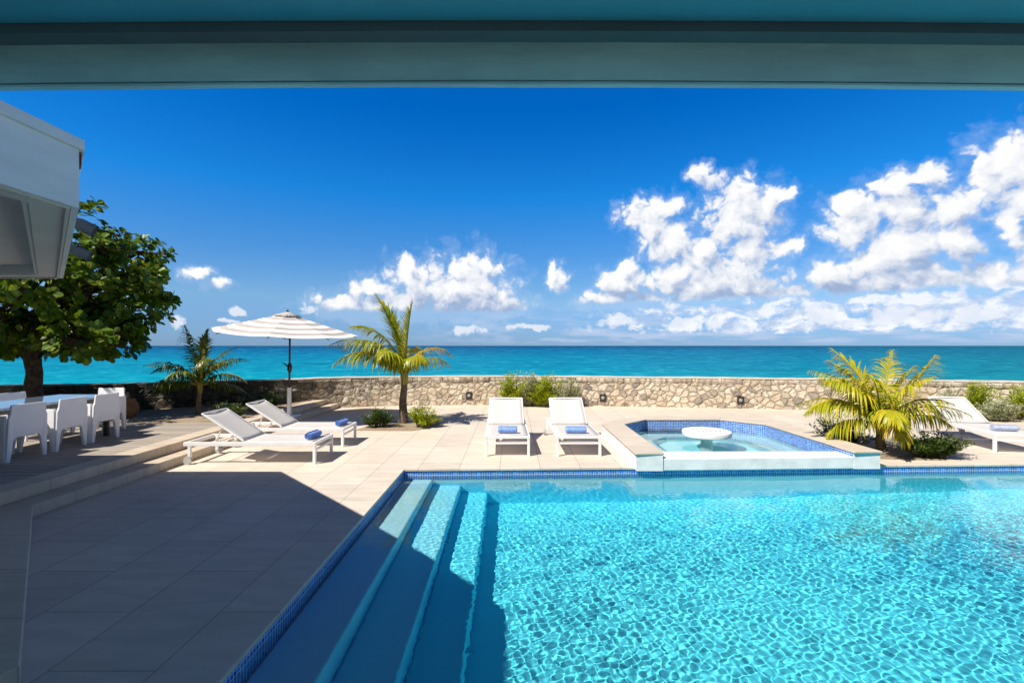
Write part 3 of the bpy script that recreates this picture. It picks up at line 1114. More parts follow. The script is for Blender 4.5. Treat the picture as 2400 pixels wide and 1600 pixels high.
for i in range(1, 6):
    j = (i + 1) % 6
    a, b = inr[i], inr[j]
    c, d = our[j], our[i]
    cen = Vector((0, 0))

    def push(q, amt):
        vq = Vector(q)
        return tuple(vq + vq.normalized() * amt)
    poly = [push(d, ov), push(c, ov), push(b, -0.012), push(a, -0.012)]
    if i == 1:
        poly[0] = (our[1][0] + ov, our[1][1] - 0.02)
        poly[3] = (inr[1][0] - 0.012, our[1][1] - 0.03)
    if i == 5:
        poly[1] = (our[0][0] - ov, our[0][1] - 0.02)
        poly[2] = (inr[0][0] + 0.012, our[0][1] - 0.005)
    g.prism(poly, zc0, zc1)
g.build('coping', stone_tile_mat('spa_coping_stone', base=(0.66, 0.57, 0.46), pitch=5, length=0.6, grout=0.4), spa, bevel=0.006)
# outer wall as five blocks
g = Geo()
for i in range(1, 6):
    j = (i + 1) % 6
    poly = [our[i], our[j], (inr[j][0] * 1.004, inr[j][1] * 1.004), (inr[i][0] * 1.004, inr[i][1] * 1.004)]
    if i == 1:
        poly = [our[1], our[2], inr[2], (inr[1][0] + .004, our[1][1] + 0.0)]
        poly = [(q[0] + .0, q[1]) for q in poly]
    if i == 5:
        poly = [our[5], our[0], (inr[0][0] - .004, our[0][1]), (inr[5][0] - .004, inr[5][1])]
    g.prism(poly, -0.10 if i not in (1, 5) else -0.028, zc0 - 0.001)
g.build('outer_wall', M['render'], spa)
# weir wall in front, lower than the coping
g = Geo()
g.prism([(inr[0][0] - 0.002, our[0][1] + 0.012), (inr[1][0] + 0.002, our[1][1] + 0.006), (inr[1][0] + 0.002, 7.20 - OY), (inr[0][0] - 0.002, 7.18 - OY)], -0.029, 0.142)
g.build('weir_wall', M['render'], spa, bevel=0.012)
# mosaic band inside
g = Geo()
for i in range(1, 6):
    j = (i + 1) % 6
    a, b = inr[i], inr[j]
    if i == 5:
        b = (inr[0][0], 7.18 - OY)
    if i == 1:
        a = (inr[1][0], our[1][1] + 0.02)
    if i == 5:
        b = (inr[0][0], our[0][1] + 0.02)
    Ln = math.hypot(b[0] - a[0], b[1] - a[1])
    zb = -0.06
    g.quad_uv((a[0], a[1], zb), (a[0], a[1], zc0), (b[0], b[1], zc0), (b[0], b[1], zb), [(0, 0), (0, zc0 - zb), (Ln, zc0 - zb), (Ln, 0)])
tb2 = g.build('tile_band', M['mosaic'], spa)
# spa shell: bench and floor
g = Geo()
zi = -0.75
sh = list(inr)
sh[0] = (inr[0][0], 7.18 - OY)
sh[1] = (inr[1][0], 7.20 - OY)
g.add([(p[0], p[1], zi) for p in sh], [tuple(range(6))])
for i in range(6):
    j = (i + 1) % 6
    a, b = sh[i], sh[j]
    zt_ = -0.06 if i != 0 else 0.0
    g.add([(a[0], a[1], zi), (a[0], a[1], zt_), (b[0], b[1], zt_), (b[0], b[1], zi)], [(0, 1, 2, 3)])
spf = g.build('shell', M['spa_plaster'], spa)
g = Geo()
bi = [(p[0] * 0.66, p[1] * 0.66 + 0.05) for p in sh]
for i in range(6):
    j = (i + 1) % 6
    a, b = [(q[0] * 0.997, q[1] * 0.997) for q in (sh[i], sh[j])]
    g.prism([a, b, bi[j], bi[i]], zi + 0.003, -0.30)
spb = g.build('bench', M['spa_plaster'], spa)
recv += [tb2, spf, spb]


def in_spa(X, Y):
    ok = np.ones(len(X), bool)
    P_ = [(p[0] + OX, p[1] + OY) for p in sh]
    for i in range(6):
        a, b = P_[i], P_[(i + 1) % 6]
        cr = (b[0] - a[0]) * (Y - a[1]) - (b[1] - a[1]) * (X - a[0])
        ok &= cr > -0.02
    return ok


water_sheet('spa_water', (2.08, 4.82), (7.17, 9.84), 0.016, 0.005, 0.00055, 9, polyclip=in_spa)

tbl = empty('spa_table', (3.42, 8.55, -0.745))
tag(tbl, 'round white table on a pedestal standing in the spa water', 'table')
g = Geo()
g.lathe([(0.10, 0), (0.10, 0.861)], 28)
pd = g.build('pedestal', M['render'], tbl, smooth=True, auto=40)
g = Geo()
g.lathe([(0.375, 0.862), (0.405, 0.872), (0.415, 0.93), (0.405, 0.953), (0.385, 0.958), (0.0, 0.958)], 56)
tt = g.build('table_top', M['render'], tbl, smooth=True, auto=50)
g = Geo()
for r_ in range(2):
    for k in range(6):
        cx, cy = -0.20 + k * 0.075 + r_ * 0.03, 0.10 - r_ * 0.17
        g = Geo()
        g.lathe([(0.024, 0.0), (0.022, 0.006), (0.0, 0.008)], 10, (cx, cy, 0.9585))
        g.build('raised_stud', M['stud'], tt, smooth=True)
recv += [pd]
for o in recv:
    o.cycles.is_caustics_receiver = True


# ------------------------------------------------------------------ sun loungers
def make_lounger():
    """foot end at x=0, head end at x=1.9, width along y, seat height .32"""
    t = empty('sun_lounger')
    Wd, Ln, zs = 0.35, 1.90, 0.315
    fr = Geo()
    for s in (-1, 1):
        fr.box(0.0, Ln, s * Wd - (0.04 if s > 0 else 0), s * Wd + (0 if s > 0 else 0.04), zs - 0.055, zs)
    fr.box(0.0015, 0.042, -Wd + 0.04, Wd - 0.04, zs - 0.045, zs - 0.003)
    fr.box(Ln - 0.042, Ln - 0.002, -Wd + 0.04, Wd - 0.04, zs - 0.05, zs - 0.002)
    fr.box(1.10, 1.13, -Wd + 0.04, Wd - 0.04, zs - 0.052, zs - 0.022)
    fr.build('frame', M['white_metal'], t, bevel=0.004)
    for s in (-1, 1):
        g = Geo()
        yy = (s * Wd - 0.043 if s > 0 else s * Wd + 0.003)
        g.box(0.002, 0.044, yy, yy + 0.04, 0, zs - 0.05)
        g.build('leg', M['white_metal'], t, bevel=0.004)
        g = Geo()
        g.box(1.80, 1.84, yy, yy + 0.04, 0.07, zs - 0.05)
        g.build('leg', M['white_metal'], t, bevel=0.004)
        g = Geo()
        Mx = Matrix.Translation((1.82, s * (Wd + 0.022) - 0.018, 0.06)) @ Matrix.Rotation(R(-90), 4, 'X')
        g.lathe([(0.02, 0), (0.058, 0.002), (0.06, 0.008), (0.06, 0.028), (0.058, 0.034), (0.02, 0.036)], 20)
        g.v = [tuple(Mx @ Vector(q)) for q in g.v]
        g.build('wheel', M['rubber'], t, smooth=True, auto=40)
    g = Geo()
    g.box(0.008, 0.034, -Wd + 0.045, Wd - 0.045, 0.185, 0.213)
    g.build('stretcher', M['white_metal'], t, bevel=0.003)
    # sling seat, sagging slightly between the rails
    g = Geo()
    nxs, nys = 14, 8
    for i in range(nxs + 1):
        for j in range(nys + 1):
            u, v_ = i / nxs, j / nys
            x = 0.045 + u * 1.0
            y = -Wd + 0.03 + v_ * (2 * Wd - 0.06)
            z = zs + 0.006 - 0.020 * math.sin(math.pi * v_) * math.sin(math.pi * min(1, u * 1.0))
            g.v.append((x, y, z))
    for i in range(nxs):
        for j in range(nys):
            a = i * (nys + 1) + j
            g.face((a, a + nys + 1, a + nys + 2, a + 1))
    o = g.build('seat', M['sling'], t, smooth=True)
    md = o.modifiers.new('thick', 'SOLIDIFY')
    md.thickness = 0.006
    # backrest
    hx, hz, ex, ez = 1.06, zs + 0.012, 1.66, zs + 0.40
    d = Vector((ex - hx, 0, ez - hz)).normalized()
    nb = Vector((-d.z, 0, d.x))
    Lb_ = Vector((ex - hx, 0, ez - hz)).length
    bw = 0.30
    g = Geo()
    for i in range(11):
        for j in range(9):
            u, v_ = i / 10, j / 8
            q = Vector((hx, 0, hz)) + d * (u * Lb_) - nb * (0.018 * math.sin(math.pi * v_)) + nb * 0.012
            if u > 0.93:
                q -= nb * 0.015 * (u - 0.93) / 0.07
            g.v.append((q.x, -bw + v_ * 2 * bw, q.z))
    for i in range(10):
        for j in range(8):
            a = i * 9 + j
            g.face((a, a + 9, a + 10, a + 1))
    o = g.build('backrest', M['sling'], t, smooth=True)
    md = o.modifiers.new('thick', 'SOLIDIFY')
    md.thickness = 0.006
    g = Geo()
    for s in (-1, 1):
        a = Vector((hx, s * bw, hz))
        b = a + d * Lb_
        g.tube([a, b], 0.0145, 8)
    b1 = Vector((hx, -bw, hz)) + d * Lb_
    g.tube([b1, (b1.x, bw, b1.z)], 0.0145, 8)
    for s in (-1, 1):
        a = Vector((hx, s * (bw - 0.08), hz)) + d * (Lb_ * 0.55) - nb * 0.02
        g.tube([a, (1.52, s * (bw - 0.08), zs - 0.02)], 0.009, 6)
        g.tube([a - d * 0.2, (1.36, s * (bw - 0.08), zs - 0.02)], 0.007, 6)
    g.box(1.36, 1.56, -Wd + 0.04, -Wd + 0.06, zs - 0.04, zs - 0.015)
    g.box(1.36, 1.56, Wd - 0.06, Wd - 0.04, zs - 0.04, zs - 0.015)
    g.tube([(1.52, -Wd + 0.04, zs - 0.03), (1.52, Wd - 0.04, zs - 0.03)], 0.01, 6)
    g.build('back_frame', M['white_metal'], t, smooth=True, auto=50)
    return t


proto = make_lounger()
# (foot x, foot y, rotation of the foot->head axis, label)
LG = [(-2.82, 7.33, R(180), 'white sun lounger nearest the timber steps with a deep blue towel at its foot'),
      (-2.83, 8.52, R(180), 'white sun lounger beside the striped umbrella, between it and the nearer lounger'),
      (-0.07, 7.48, R(91.5), 'white sun lounger facing the pool, left one of the pair backing onto the shrubs'),
      (1.03, 7.48, R(91.0), 'white sun lounger facing the pool, next to the raised spa'),
      (8.02, 7.68, R(80), 'white sun lounger standing alone at the right behind the low palm')]
loungers = []
for i, (x, y, a, lab) in enumerate(LG):
    o = proto if i == 0 else copy_thing(proto)
    o.location = (x, y, 0)
    o.rotation_euler = (0, 0, a)
    tag(o, lab, 'sun lounger', 'white sun loungers set out on the paving')


def towel(loc, rz, mat, label, ln=0.33, r=0.060):
    o = empty('rolled_towel', loc, rz)
    tag(o, label, 'towel', 'rolled towels lying on the loungers')
    g = Geo()
    seg, nl = 96, 14
    turns = 3.2
    th = 0.012
    # spiral sheet with thickness
    rgl = random.Random(int(abs(loc[0]) * 100))
    prof = []
    for k in range(seg + 1):
        u = k / seg
        a = u * turns * 2 * math.pi
        rr_ = 0.010 + (r - 0.010) * u
        prof.append((rr_ * math.cos(a) * 1.05, rr_ * math.sin(a) * 0.93))
    for i in range(nl + 1):
        x = -ln / 2 + ln * i / nl
        sw = 1 + 0.03 * math.sin(i * 1.3 + loc[0] * 7) - 0.07 * (abs(i / nl - 0.5) > 0.47)
        for (py, pz) in prof:
            g.v.append((x + 0.004 * math.sin(py * 120), py * sw, r + pz * sw))
    m_ = seg + 1
    for i in range(nl):
        for k in range(seg):
            a = i * m_ + k
            g.face((a, a + 1, a + m_ + 1, a + m_))
    c = g.build('terry_roll', mat, o, smooth=True)
    md = c.modifiers.new('thick', 'SOLIDIFY')
    md.thickness = 0.009
    md.offset = -1
    return o


towel((-2.97, 7.28, 0.315), R(84), M['towel'], 'deep blue rolled towel on the lounger nearest the timber steps')
towel((-2.96, 8.48, 0.315), R(84), M['towel'], 'deep blue rolled towel on the lounger beside the striped umbrella', r=0.056)
towel((-0.07, 7.70, 0.315), R(-1), M['towel_mid'], 'mid blue rolled towel on the left lounger of the middle pair', 0.30)
towel((1.01, 7.69, 0.315), R(-1), M['towel_mid'], 'mid blue rolled towel on the lounger next to the raised spa', 0.32)
towel((8.00, 7.90, 0.315), R(-8), M['towel_pale'], 'pale blue rolled towel on the lone lounger at the right', 0.36, 0.055)


# ------------------------------------------------------------------ striped umbrella
um = empty('patio_umbrella', (-4.90, 10.7, 0.122))
tag(um, 'open white and taupe striped umbrella with dark pole standing on the step', 'umbrella')
g = Geo()
g.box(-0.125, 0.128, -0.30, 0.30, 0.0, 0.035)
g.build('base_plate', M['white_metal'], um, bevel=0.01)
g = Geo()
g.tube([(0, 0, 0.03), (0, 0, 0.66)], 0.045, 18)
g.tube([(0, 0, 0.035), (0, 0, 0.09)], [0.09, 0.05], 18)
g.build('base_sleeve', M['white_metal'], um, smooth=True, auto=40)
g = Geo()
g.tube([(0, 0, 0.5), (0.02, 0, 2.29)], 0.021, 12)
g.build('pole', M['bronze'], um, smooth=True)
g = Geo()
g.tube([(0.008, 0, 0.99), (0.008, 0, 1.05), (0.01, 0, 1.13), (0.01, 0, 1.2)], [0.025, 0.05, 0.055, 0.025], 10)
g.tube([(-0.02, -0.03, 1.13), (-0.10, -0.05, 1.20)], [0.018, 0.012], 8)
g.tube([(-0.10, -0.05, 1.20), (-0.14, -0.06, 1.215)], 0.008, 6)
g.build('crank', M['bronze'], um, smooth=True)
tilt = Matrix.Translation((-0.03, -0.02, 2.27)) @ Matrix.Rotation(R(4.0), 4, 'Y') @ Matrix.Rotation(R(4.0), 4, 'X')
Rc, Hc, NB = 1.50, 0.41, 9
g = Geo()
for s in range(8):
    a0, a1 = R(45 * s + 12), R(45 * (s + 1) + 12)
    sub = 6
    for k in range(NB):
        for q in range(sub):
            quad = []
            for (kk, qq) in ((k, q), (k + 1, q), (k + 1, q + 1), (k, q + 1)):
                t = 0.11 + (1 - 0.11) * kk / NB
                f = qq / sub
                p = Vector((math.cos(a0), math.sin(a0))).lerp(Vector((math.cos(a1), math.sin(a1))), f) * (Rc * t)
                sag = 0.035 * math.sin(math.pi * f) * t + 0.03 * math.sin(math.pi * t)
                z = -Hc * t ** 1.12 - sag * 0.8 + 0.02
                quad.append(tilt @ Vector((p.x, p.y, z)))
            b = len(g.v)
            g.v += [tuple(v_) for v_ in quad]
            g.face((b, b + 1, b + 2, b + 3), 1 if k % 2 == (NB + 0) % 2 else 0)
cn = g.build('canopy', [M['canvas'], M['canvas_taupe']], um, smooth=False)
# weld so the cloth is one continuous sheet
import bmesh
bmm = bmesh.new()
bmm.from_mesh(cn.data)
bmesh.ops.remove_doubles(bmm, verts=bmm.verts, dist=0.0005)
bmm.to_mesh(cn.data)
bmm.free()
md = cn.modifiers.new('thick', 'SOLIDIFY')
md.thickness = 0.004
g = Geo()
for s in range(8):
    a0, a1 = R(45 * s + 12), R(45 * (s + 1) + 12)
    for q in range(3):
        f0, f1 = q / 3, (q + 1) / 3
        pp = []
        for (t, f) in ((0.0, f0), (0.20, f0), (0.20, f1), (0.0, f1)):
            p = Vector((math.cos(a0), math.sin(a0))).lerp(Vector((math.cos(a1), math.sin(a1))), f) * (Rc * t)
            pp.append(tilt @ Vector((p.x, p.y, 0.055 - 0.095 * (t / 0.2) ** 1.4 + (0.012 * math.sin(math.pi * f) if t else 0))))
        b = len(g.v)
        g.v += [tuple(v_) for v_ in pp]
        g.face((b, b + 1, b + 2, b + 3))
o = g.build('canopy_vent', M['canvas_taupe'], um, smooth=True)
md = o.modifiers.new('thick', 'SOLIDIFY')
md.thickness = 0.004
g = Geo()
g.lathe([(0.022, 0), (0.026, 0.02), (0.012, 0.045), (0.0, 0.06)], 10, tuple(tilt @ Vector((0, 0, 0.055))))
g.build('finial', M['bronze'], um, smooth=True)
for s in range(8):
    a = R(45 * s + 12)
    g = Geo()
    pts = []
    for t in (0.04, 0.35, 0.7, 0.985):
        pts.append(tilt @ Vector((math.cos(a) * Rc * t, math.sin(a) * Rc * t, -Hc * t ** 1.12 - 0.03 - 0.02 * math.sin(math.pi * t))))
    g.tube(pts, 0.007, 6)
    mid = tilt @ Vector((math.cos(a) * Rc * 0.5, math.sin(a) * Rc * 0.5, -Hc * 0.5 ** 1.12 - 0.05))
    g.tube([mid, tilt @ Vector((math.cos(a) * 0.04, math.sin(a) * 0.04, -0.55))], 0.006, 6)
    g.build('rib', M['bronze'], um, smooth=True)


# ------------------------------------------------------------------ dining set
def make_chair():
    """faces +x, origin on the floor under the middle"""
    t = empty('dining_armchair')
    D_, H_, A_ = 0.26, 0.715, 0.575
    # back: silhouette in y,z with an arch below
    sil = [(-0.255, 0.0), (-0.205, 0.0), (-0.168, 0.265), (-0.140, 0.30), (0.140, 0.30), (0.168, 0.265), (0.205, 0.0),
           (0.255, 0.0), (0.243, 0.55), (0.222, 0.60), (0.214, H_), (-0.214, H_), (-0.222, 0.60), (-0.243, 0.55)]
    g = Geo()

    def put(poly, thick, f):
        n = len(poly)
        vs = [f(p[0], p[1], 0) for p in poly] + [f(p[0], p[1], thick) for p in poly]
        fs = [tuple(range(n - 1, -1, -1)), tuple(range(n, 2 * n))]
        for i in range(n):
            j = (i + 1) % n
            fs.append((i, j, n + j, n + i))
        g.add(vs, fs)
    put(sil, 0.028, lambda y, z, q: (-D_ - 0.05 * (z / H_ - 0.3) + q - (0.018 if z < 0.1 else 0), y, z))
    o = g.build('backrest', M['plastic'], t, bevel=0.006)
    # sides with arm and legs
    for s in (-1, 1):
        g = Geo()
        side = [(-0.243, 0.0), (-0.20, 0.0), (-0.165, 0.27), (-0.14, 0.30), (0.12, 0.30), (0.15, 0.27), (0.205, 0.0), (0.252, 0.0),
                (0.255, 0.40), (0.262, A_), (-0.243, A_ + 0.01)]
        put(side, 0.030, lambda x, z, q: (x, s * (0.256 - 0.03 + q + 0.010 * (1 - z / 0.6)) if s > 0 else -(0.256 - q + 0.010 * (1 - z / 0.6)), z))
        g.build('armrest', M['plastic'], t, bevel=0.006)
    g = Geo()
    g.box(-0.235, 0.25, -0.224, 0.224, 0.355, 0.392)
    g.box(0.222, 0.25, -0.224, 0.224, 0.30, 0.354)
    g.build('seat', M['plastic'], t, bevel=0.008)
    return t


ch = make_chair()
CH = [(-6.52, 7.50, R(180), 'white moulded armchair with its back to the steps, right one of the near row'),
      (-6.51, 6.90, R(180), 'white moulded armchair with its back to the steps, middle one of the near row'),
      (-6.50, 6.27, R(180), 'white moulded armchair with its back to the steps, leftmost of the near row'),
      (-7.02, 8.27, R(270), 'white moulded armchair at the far end of the dining table'),
      (-7.62, 7.66, R(0), 'white moulded armchair on the far side of the dining table')]
for i, (x, y, a, lab) in enumerate(CH):
    o = ch if i == 0 else copy_thing(ch)
    o.location = (x, y, 0.246)
    o.rotation_euler = (0, 0, a + R([0, 1.5, -2, 3, -2][i]))
    tag(o, lab, 'armchair', 'white armchairs round the dining table')

dt = empty('dining_table', (-6.97, 6.4, 0.246))
tag(dt, 'long dining table with glossy top reflecting the sky on dark legs', 'table')
g = Geo()
g.box(-0.47, 0.47, -1.75, 1.60, 0.625, 0.655)
g.build('table_top', M['table_gloss'], dt, bevel=0.004)
g = Geo()
g.box(-0.44, 0.44, -1.72, 1.57, 0.565, 0.624)
g.build('apron', M['black_metal'], dt, bevel=0.003)
for sx in (-1, 1):
    for yy in (-1.64, 1.49):
        g = Geo()
        g.tube([(sx * 0.39, yy, 0), (sx * 0.39, yy, 0.566)], 0.042, 16)
        g.build('leg', M['black_metal'], dt, smooth=True, auto=40)

# ------------------------------------------------------------------ pot and valve lid
g = Geo()
prof = [(0.09, 0), (0.12, 0.02), (0.17, 0.12), (0.185, 0.2), (0.165, 0.28), (0.12, 0.335), (0.10, 0.35), (0.125, 0.375), (0.12, 0.385), (0.09, 0.37), (0.085, 0.32)]
g.lathe(prof, 28, (0, 0, 0))
o = g.build('clay_pot', M['pot'], smooth=True)
o.location = (-8.0, 10.15, 0.215)
tag(o, 'round terracotta jar standing on the sand by the stone wall', 'pot')
g = Geo()
g.box(-0.17, 0.17, -0.12, 0.12, -0.05, 0.055)
g.box(-0.18, 0.18, -0.13, 0.13, 0.056, 0.075)
o = g.build('valve_box', M['green_lid'], bevel=0.008)
o.location = (-6.75, 11.6, 0.24)
tag(o, 'low green irrigation box in the sand between palm and wall', 'utility box')

# ------------------------------------------------------------------ pavilion roof on the left
pv = empty('pavilion', (-6.0, 1.0, 0.122))
tag(pv, 'white pavilion whose deep fascia and soffit jut in at the upper left', 'building')
ox, oy, oz = 6.0, -1.0, -0.122
P2, P1 = (-2.27, 2.55), (-4.80, 5.20)
zs_, zf = 2.42, 2.78


def rp(p):
    return (p[0] + ox, p[1] + oy)


OUT = [(-13, -4.0), P2 and (-2.27, -4.0), P2, P1, (-13, 5.20)]


def inset(poly, d):
    n = len(poly)
    out = []
    for i in range(n):
        a, b, c = Vector(poly[i - 1]), Vector(poly[i]), Vector(poly[(i + 1) % n])
        t1, t2 = (b - a).normalized(), (c - b).normalized()
        n1, n2 = Vector((-t1.y, t1.x)), Vector((-t2.y, t2.x))
        bis = (n1 + n2)
        k = d / max(0.2, (bis.dot(n1)))
        out.append(tuple(b + bis * k))
    return out


def ring(geo, po, pi_, z0, z1):
    n = len(po)
    for i in range(n):
        j = (i + 1) % n
        geo.prism([po[i], po[j], pi_[j], pi_[i]], z0, z1)


Or = [rp(p) for p in OUT]
g = Geo()
ring(g, Or, inset(Or, 0.03), zs_ + oz, zf - 0.055 + oz)
g.build('fascia', M['paint_white'], pv)
g = Geo()
ring(g, inset(Or, -0.022), inset(Or, 0.05), zf - 0.054 + oz, zf + oz)
g.build('drip_edge', M['paint_white'], pv, bevel=0.003)
g = Geo()
ring(g, inset(Or, 0.031), inset(Or, 0.19), zs_ + 0.006 + oz, zs_ + 0.03 + oz)
i1 = inset(Or, 0.191)
ring(g, i1, inset(Or, 0.215), zs_ + 0.012 + oz, zs_ + 0.12 + oz)
g.prism(inset(Or, 0.216), zs_ + 0.10 + oz, zs_ + 0.118 + oz)
g.build('soffit', M['soffit'], pv)
g = Geo()
ring(g, inset(Or, 0.035), inset(Or, 0.05), zs_ - 0.008 + oz, zs_ + 0.005 + oz)
g.build('soffit_bead', M['soffit'], pv)
g = Geo()
ri = inset(Or, 0.06)
rt_ = inset(Or, 2.2)
n5 = len(ri)
vs = [(p[0], p[1], zf - 0.01 + oz) for p in ri] + [(p[0], p[1], zf + 0.12 + oz) for p in rt_]
g.add(vs, [tuple(range(n5, 2 * n5))] + [(i, (i + 1) % n5, n5 + (i + 1) % n5, n5 + i) for i in range(n5)])
g.build('roof', M['red'], pv)
g = Geo()
# red edge tile peeping out past the drip edge on the slanting side
d_ = (Vector(P1) - Vector(P2)).normalized()
nn = Vector((d_.y, -d_.x))
a = Vector(rp(P2)) + d_ * 0.03
b = a + d_ * 0.10
g.prism([tuple(a), tuple(a + nn * 0.012), tuple(b + nn * 0.012), tuple(b)], zf - 0.12 + oz, zf - 0.058 + oz)
g.build('roof_tile', M['red'], pv)
g = Geo()
wl = [rp(p) for p in [(-13, -3.9), (-4.9, -3.9), (-4.9, 1.6), (-6.2, 3.0), (-13, 3.0)]]
ring(g, wl, inset(wl, 0.2), 0.002, zs_ + 0.1 + oz)
g.build('wall', M['paint_white'], pv)


def floodlight(p, d, label, ln=0.19, r=0.042):
    p, d = Vector(p), Vector(d).normalized()
    t = empty('floodlight', p)
    tag(t, label, 'floodlight', 'grey floodlights fixed to the pavilion eave')
    g = Geo()
    g.tube([(0, 0, 0), d * 0.12], 0.034, 12)
    g.tube([-d * 0.10, (0, 0, 0)], 0.016, 10)
    g.build('lamp_neck', M['grey_lamp'], t, smooth=True, auto=40)
    g = Geo()
    g.tube([d * 0.08, d * 0.10, d * ln], [r * 0.8, r, r], 20, cap=False)
    g.tube([d * 0.095, d * (ln - 0.05)], [r * 0.9, r * 0.9], 20)
    g.build('lamp_housing', M['grey_lamp'], t, smooth=True, auto=40)


floodlight((-2.98, 3.22, 2.56), (0.62, 0.35, -0.36), 'upper grey floodlight sticking out from the pavilion eave')
floodlight((-3.78, 4.10, 2.54), (0.70, 0.35, -0.33), 'lower grey floodlight on the pavilion eave against the tree')

# ------------------------------------------------------------------ porch over the viewer
ph = empty('porch', (0, -1.0, 0))
tag(ph, 'teal painted porch ceiling and beam crossing the top of the view', 'porch')


def bow(x):        # the old beam is very slightly crowned
    return -0.0085 * (x / 1.27) ** 2


def bowed(name, yA, yB, zA, zB, mat, wob=0.0, seed=1, bev=0.0, sl=0.0):
    rg = random.Random(seed)
    g = Geo()
    n = 70
    xs_ = [-9 + 18 * i / n for i in range(n + 1)] if wob == 0 else [-2.2 + 4.4 * i / 160 for i in range(161)]
    if wob:
        xs_ = [-9] + xs_ + [9]
    ph1, ph2 = rg.uniform(0, 6), rg.uniform(0, 6)
    for x in xs_:
        bz = bow(max(-1.5, min(1.5, x)))
        wz = wob * (math.sin(x * 5.3 + ph1) + 0.6 * math.sin(x * 13.1 + ph2) + rg.uniform(-0.3, 0.3))
        g.v += [(x, yA + 1.0, zA + bz + wz), (x, yB + 1.0, zA + bz + wz), (x, yB + 1.0, zB + bz), (x, yA + 1.0 + sl, zB + bz)]
    for i in range(len(xs_) - 1):
        for k in range(4):
            k2 = (k + 1) % 4
            g.face((i * 4 + k, (i + 1) * 4 + k, (i + 1) * 4 + k2, i * 4 + k2))
    return g.build(name, mat, ph)


bowed('beam', 1.200, 1.212, 2.355, 2.52, M['teal'], 0.0005, 3)
bowed('beam_lip', 1.197, 1.2135, 2.3435, 2.3493, M['teal'], 0.0005, 5)
bowed('beam_joint', 1.2065, 1.2110, 2.3495, 2.3548, M['teal_dark'], 0.0, 5)
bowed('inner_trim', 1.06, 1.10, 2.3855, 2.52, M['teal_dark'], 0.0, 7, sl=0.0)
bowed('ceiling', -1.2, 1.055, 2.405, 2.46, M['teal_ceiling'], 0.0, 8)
g = Geo()
g.box(-9, 9, -1.5 + 1.0, 1.28 + 1.0, 2.56, 2.62)
g.build('roof', M['red'], ph)
g = Geo()
g.box(-2.9, 9, -2.7, -2.5, 0, 2.55)
g.build('wall', M['paint_white'], ph)
for xx in (-2.6, 8.5):
    g = Geo()
    g.box(xx, xx + 0.2, 1.62, 1.82, 0, 2.335)
    g.build('post', M['paint_white'], ph, bevel=0.01) if xx > 0 else None


# ------------------------------------------------------------------ foliage helpers
def leaves_mesh(name, P, Dv, Nv, S, tmpl_v, tmpl_f, mat, parent, smooth=False):
    """P base points, Dv axis directions, Nv approx normals, S scales; template in (side, along, up)"""
    P, Dv, Nv, S = map(np.asarray, (P, Dv, Nv, S))
    Dv = Dv / np.linalg.norm(Dv, axis=1, keepdims=True)
    Sd = np.cross(Dv, Nv)
    Sd /= np.linalg.norm(Sd, axis=1, keepdims=True) + 1e-9
    Nn = np.cross(Sd, Dv)
    T = np.asarray(tmpl_v)
    V = P[:, None] + S[:, None, None] * (T[None, :, 0:1] * Sd[:, None] + T[None, :, 1:2] * Dv[:, None] + T[None, :, 2:3] * Nn[:, None])
    k = len(T)
    F = np.asarray(tmpl_f)[None] + (np.arange(len(P)) * k)[:, None, None]
    return np_mesh(name, V.reshape(-1, 3), F.reshape(-1, F.shape[-1]), mat, parent, smooth)


ROUND_V = [(0, 0, 0), (-0.28, 0.30, 0.05), (0, 0.32, -0.02), (0.28, 0.30, 0.05), (-0.42, 0.68, 0.06), (0, 0.70, -0.03), (0.42, 0.68, 0.06), (-0.22, 0.98, 0.0), (0, 1.05, -0.05), (0.22, 0.98, 0.0)]
ROUND_F = [(0, 2, 1, 1), (0, 3, 2, 2), (1, 2, 5, 4), (2, 3, 6, 5), (4, 5, 8, 7), (5, 6, 9, 8)]
OVAL_V = [(0, 0, 0), (-0.20, 0.35, 0.05), (0, 0.38, 0), (0.20, 0.35, 0.05), (-0.17, 0.72, 0.03), (0, 0.74, -0.03), (0.17, 0.72, 0.03), (0, 1.0, -0.06)]
OVAL_F = [(0, 2, 1), (0, 3, 2), (1, 2, 5), (1, 5, 4), (2, 3, 6), (2, 6, 5), (4, 5, 7), (5, 6, 7)]
ROUND_T = []
for q in ROUND_F:
    if q[2] == q[3]:
        ROUND_T.append(q[:3])
    else:
        ROUND_T += [(q[0], q[1], q[2]), (q[0], q[2], q[3])]


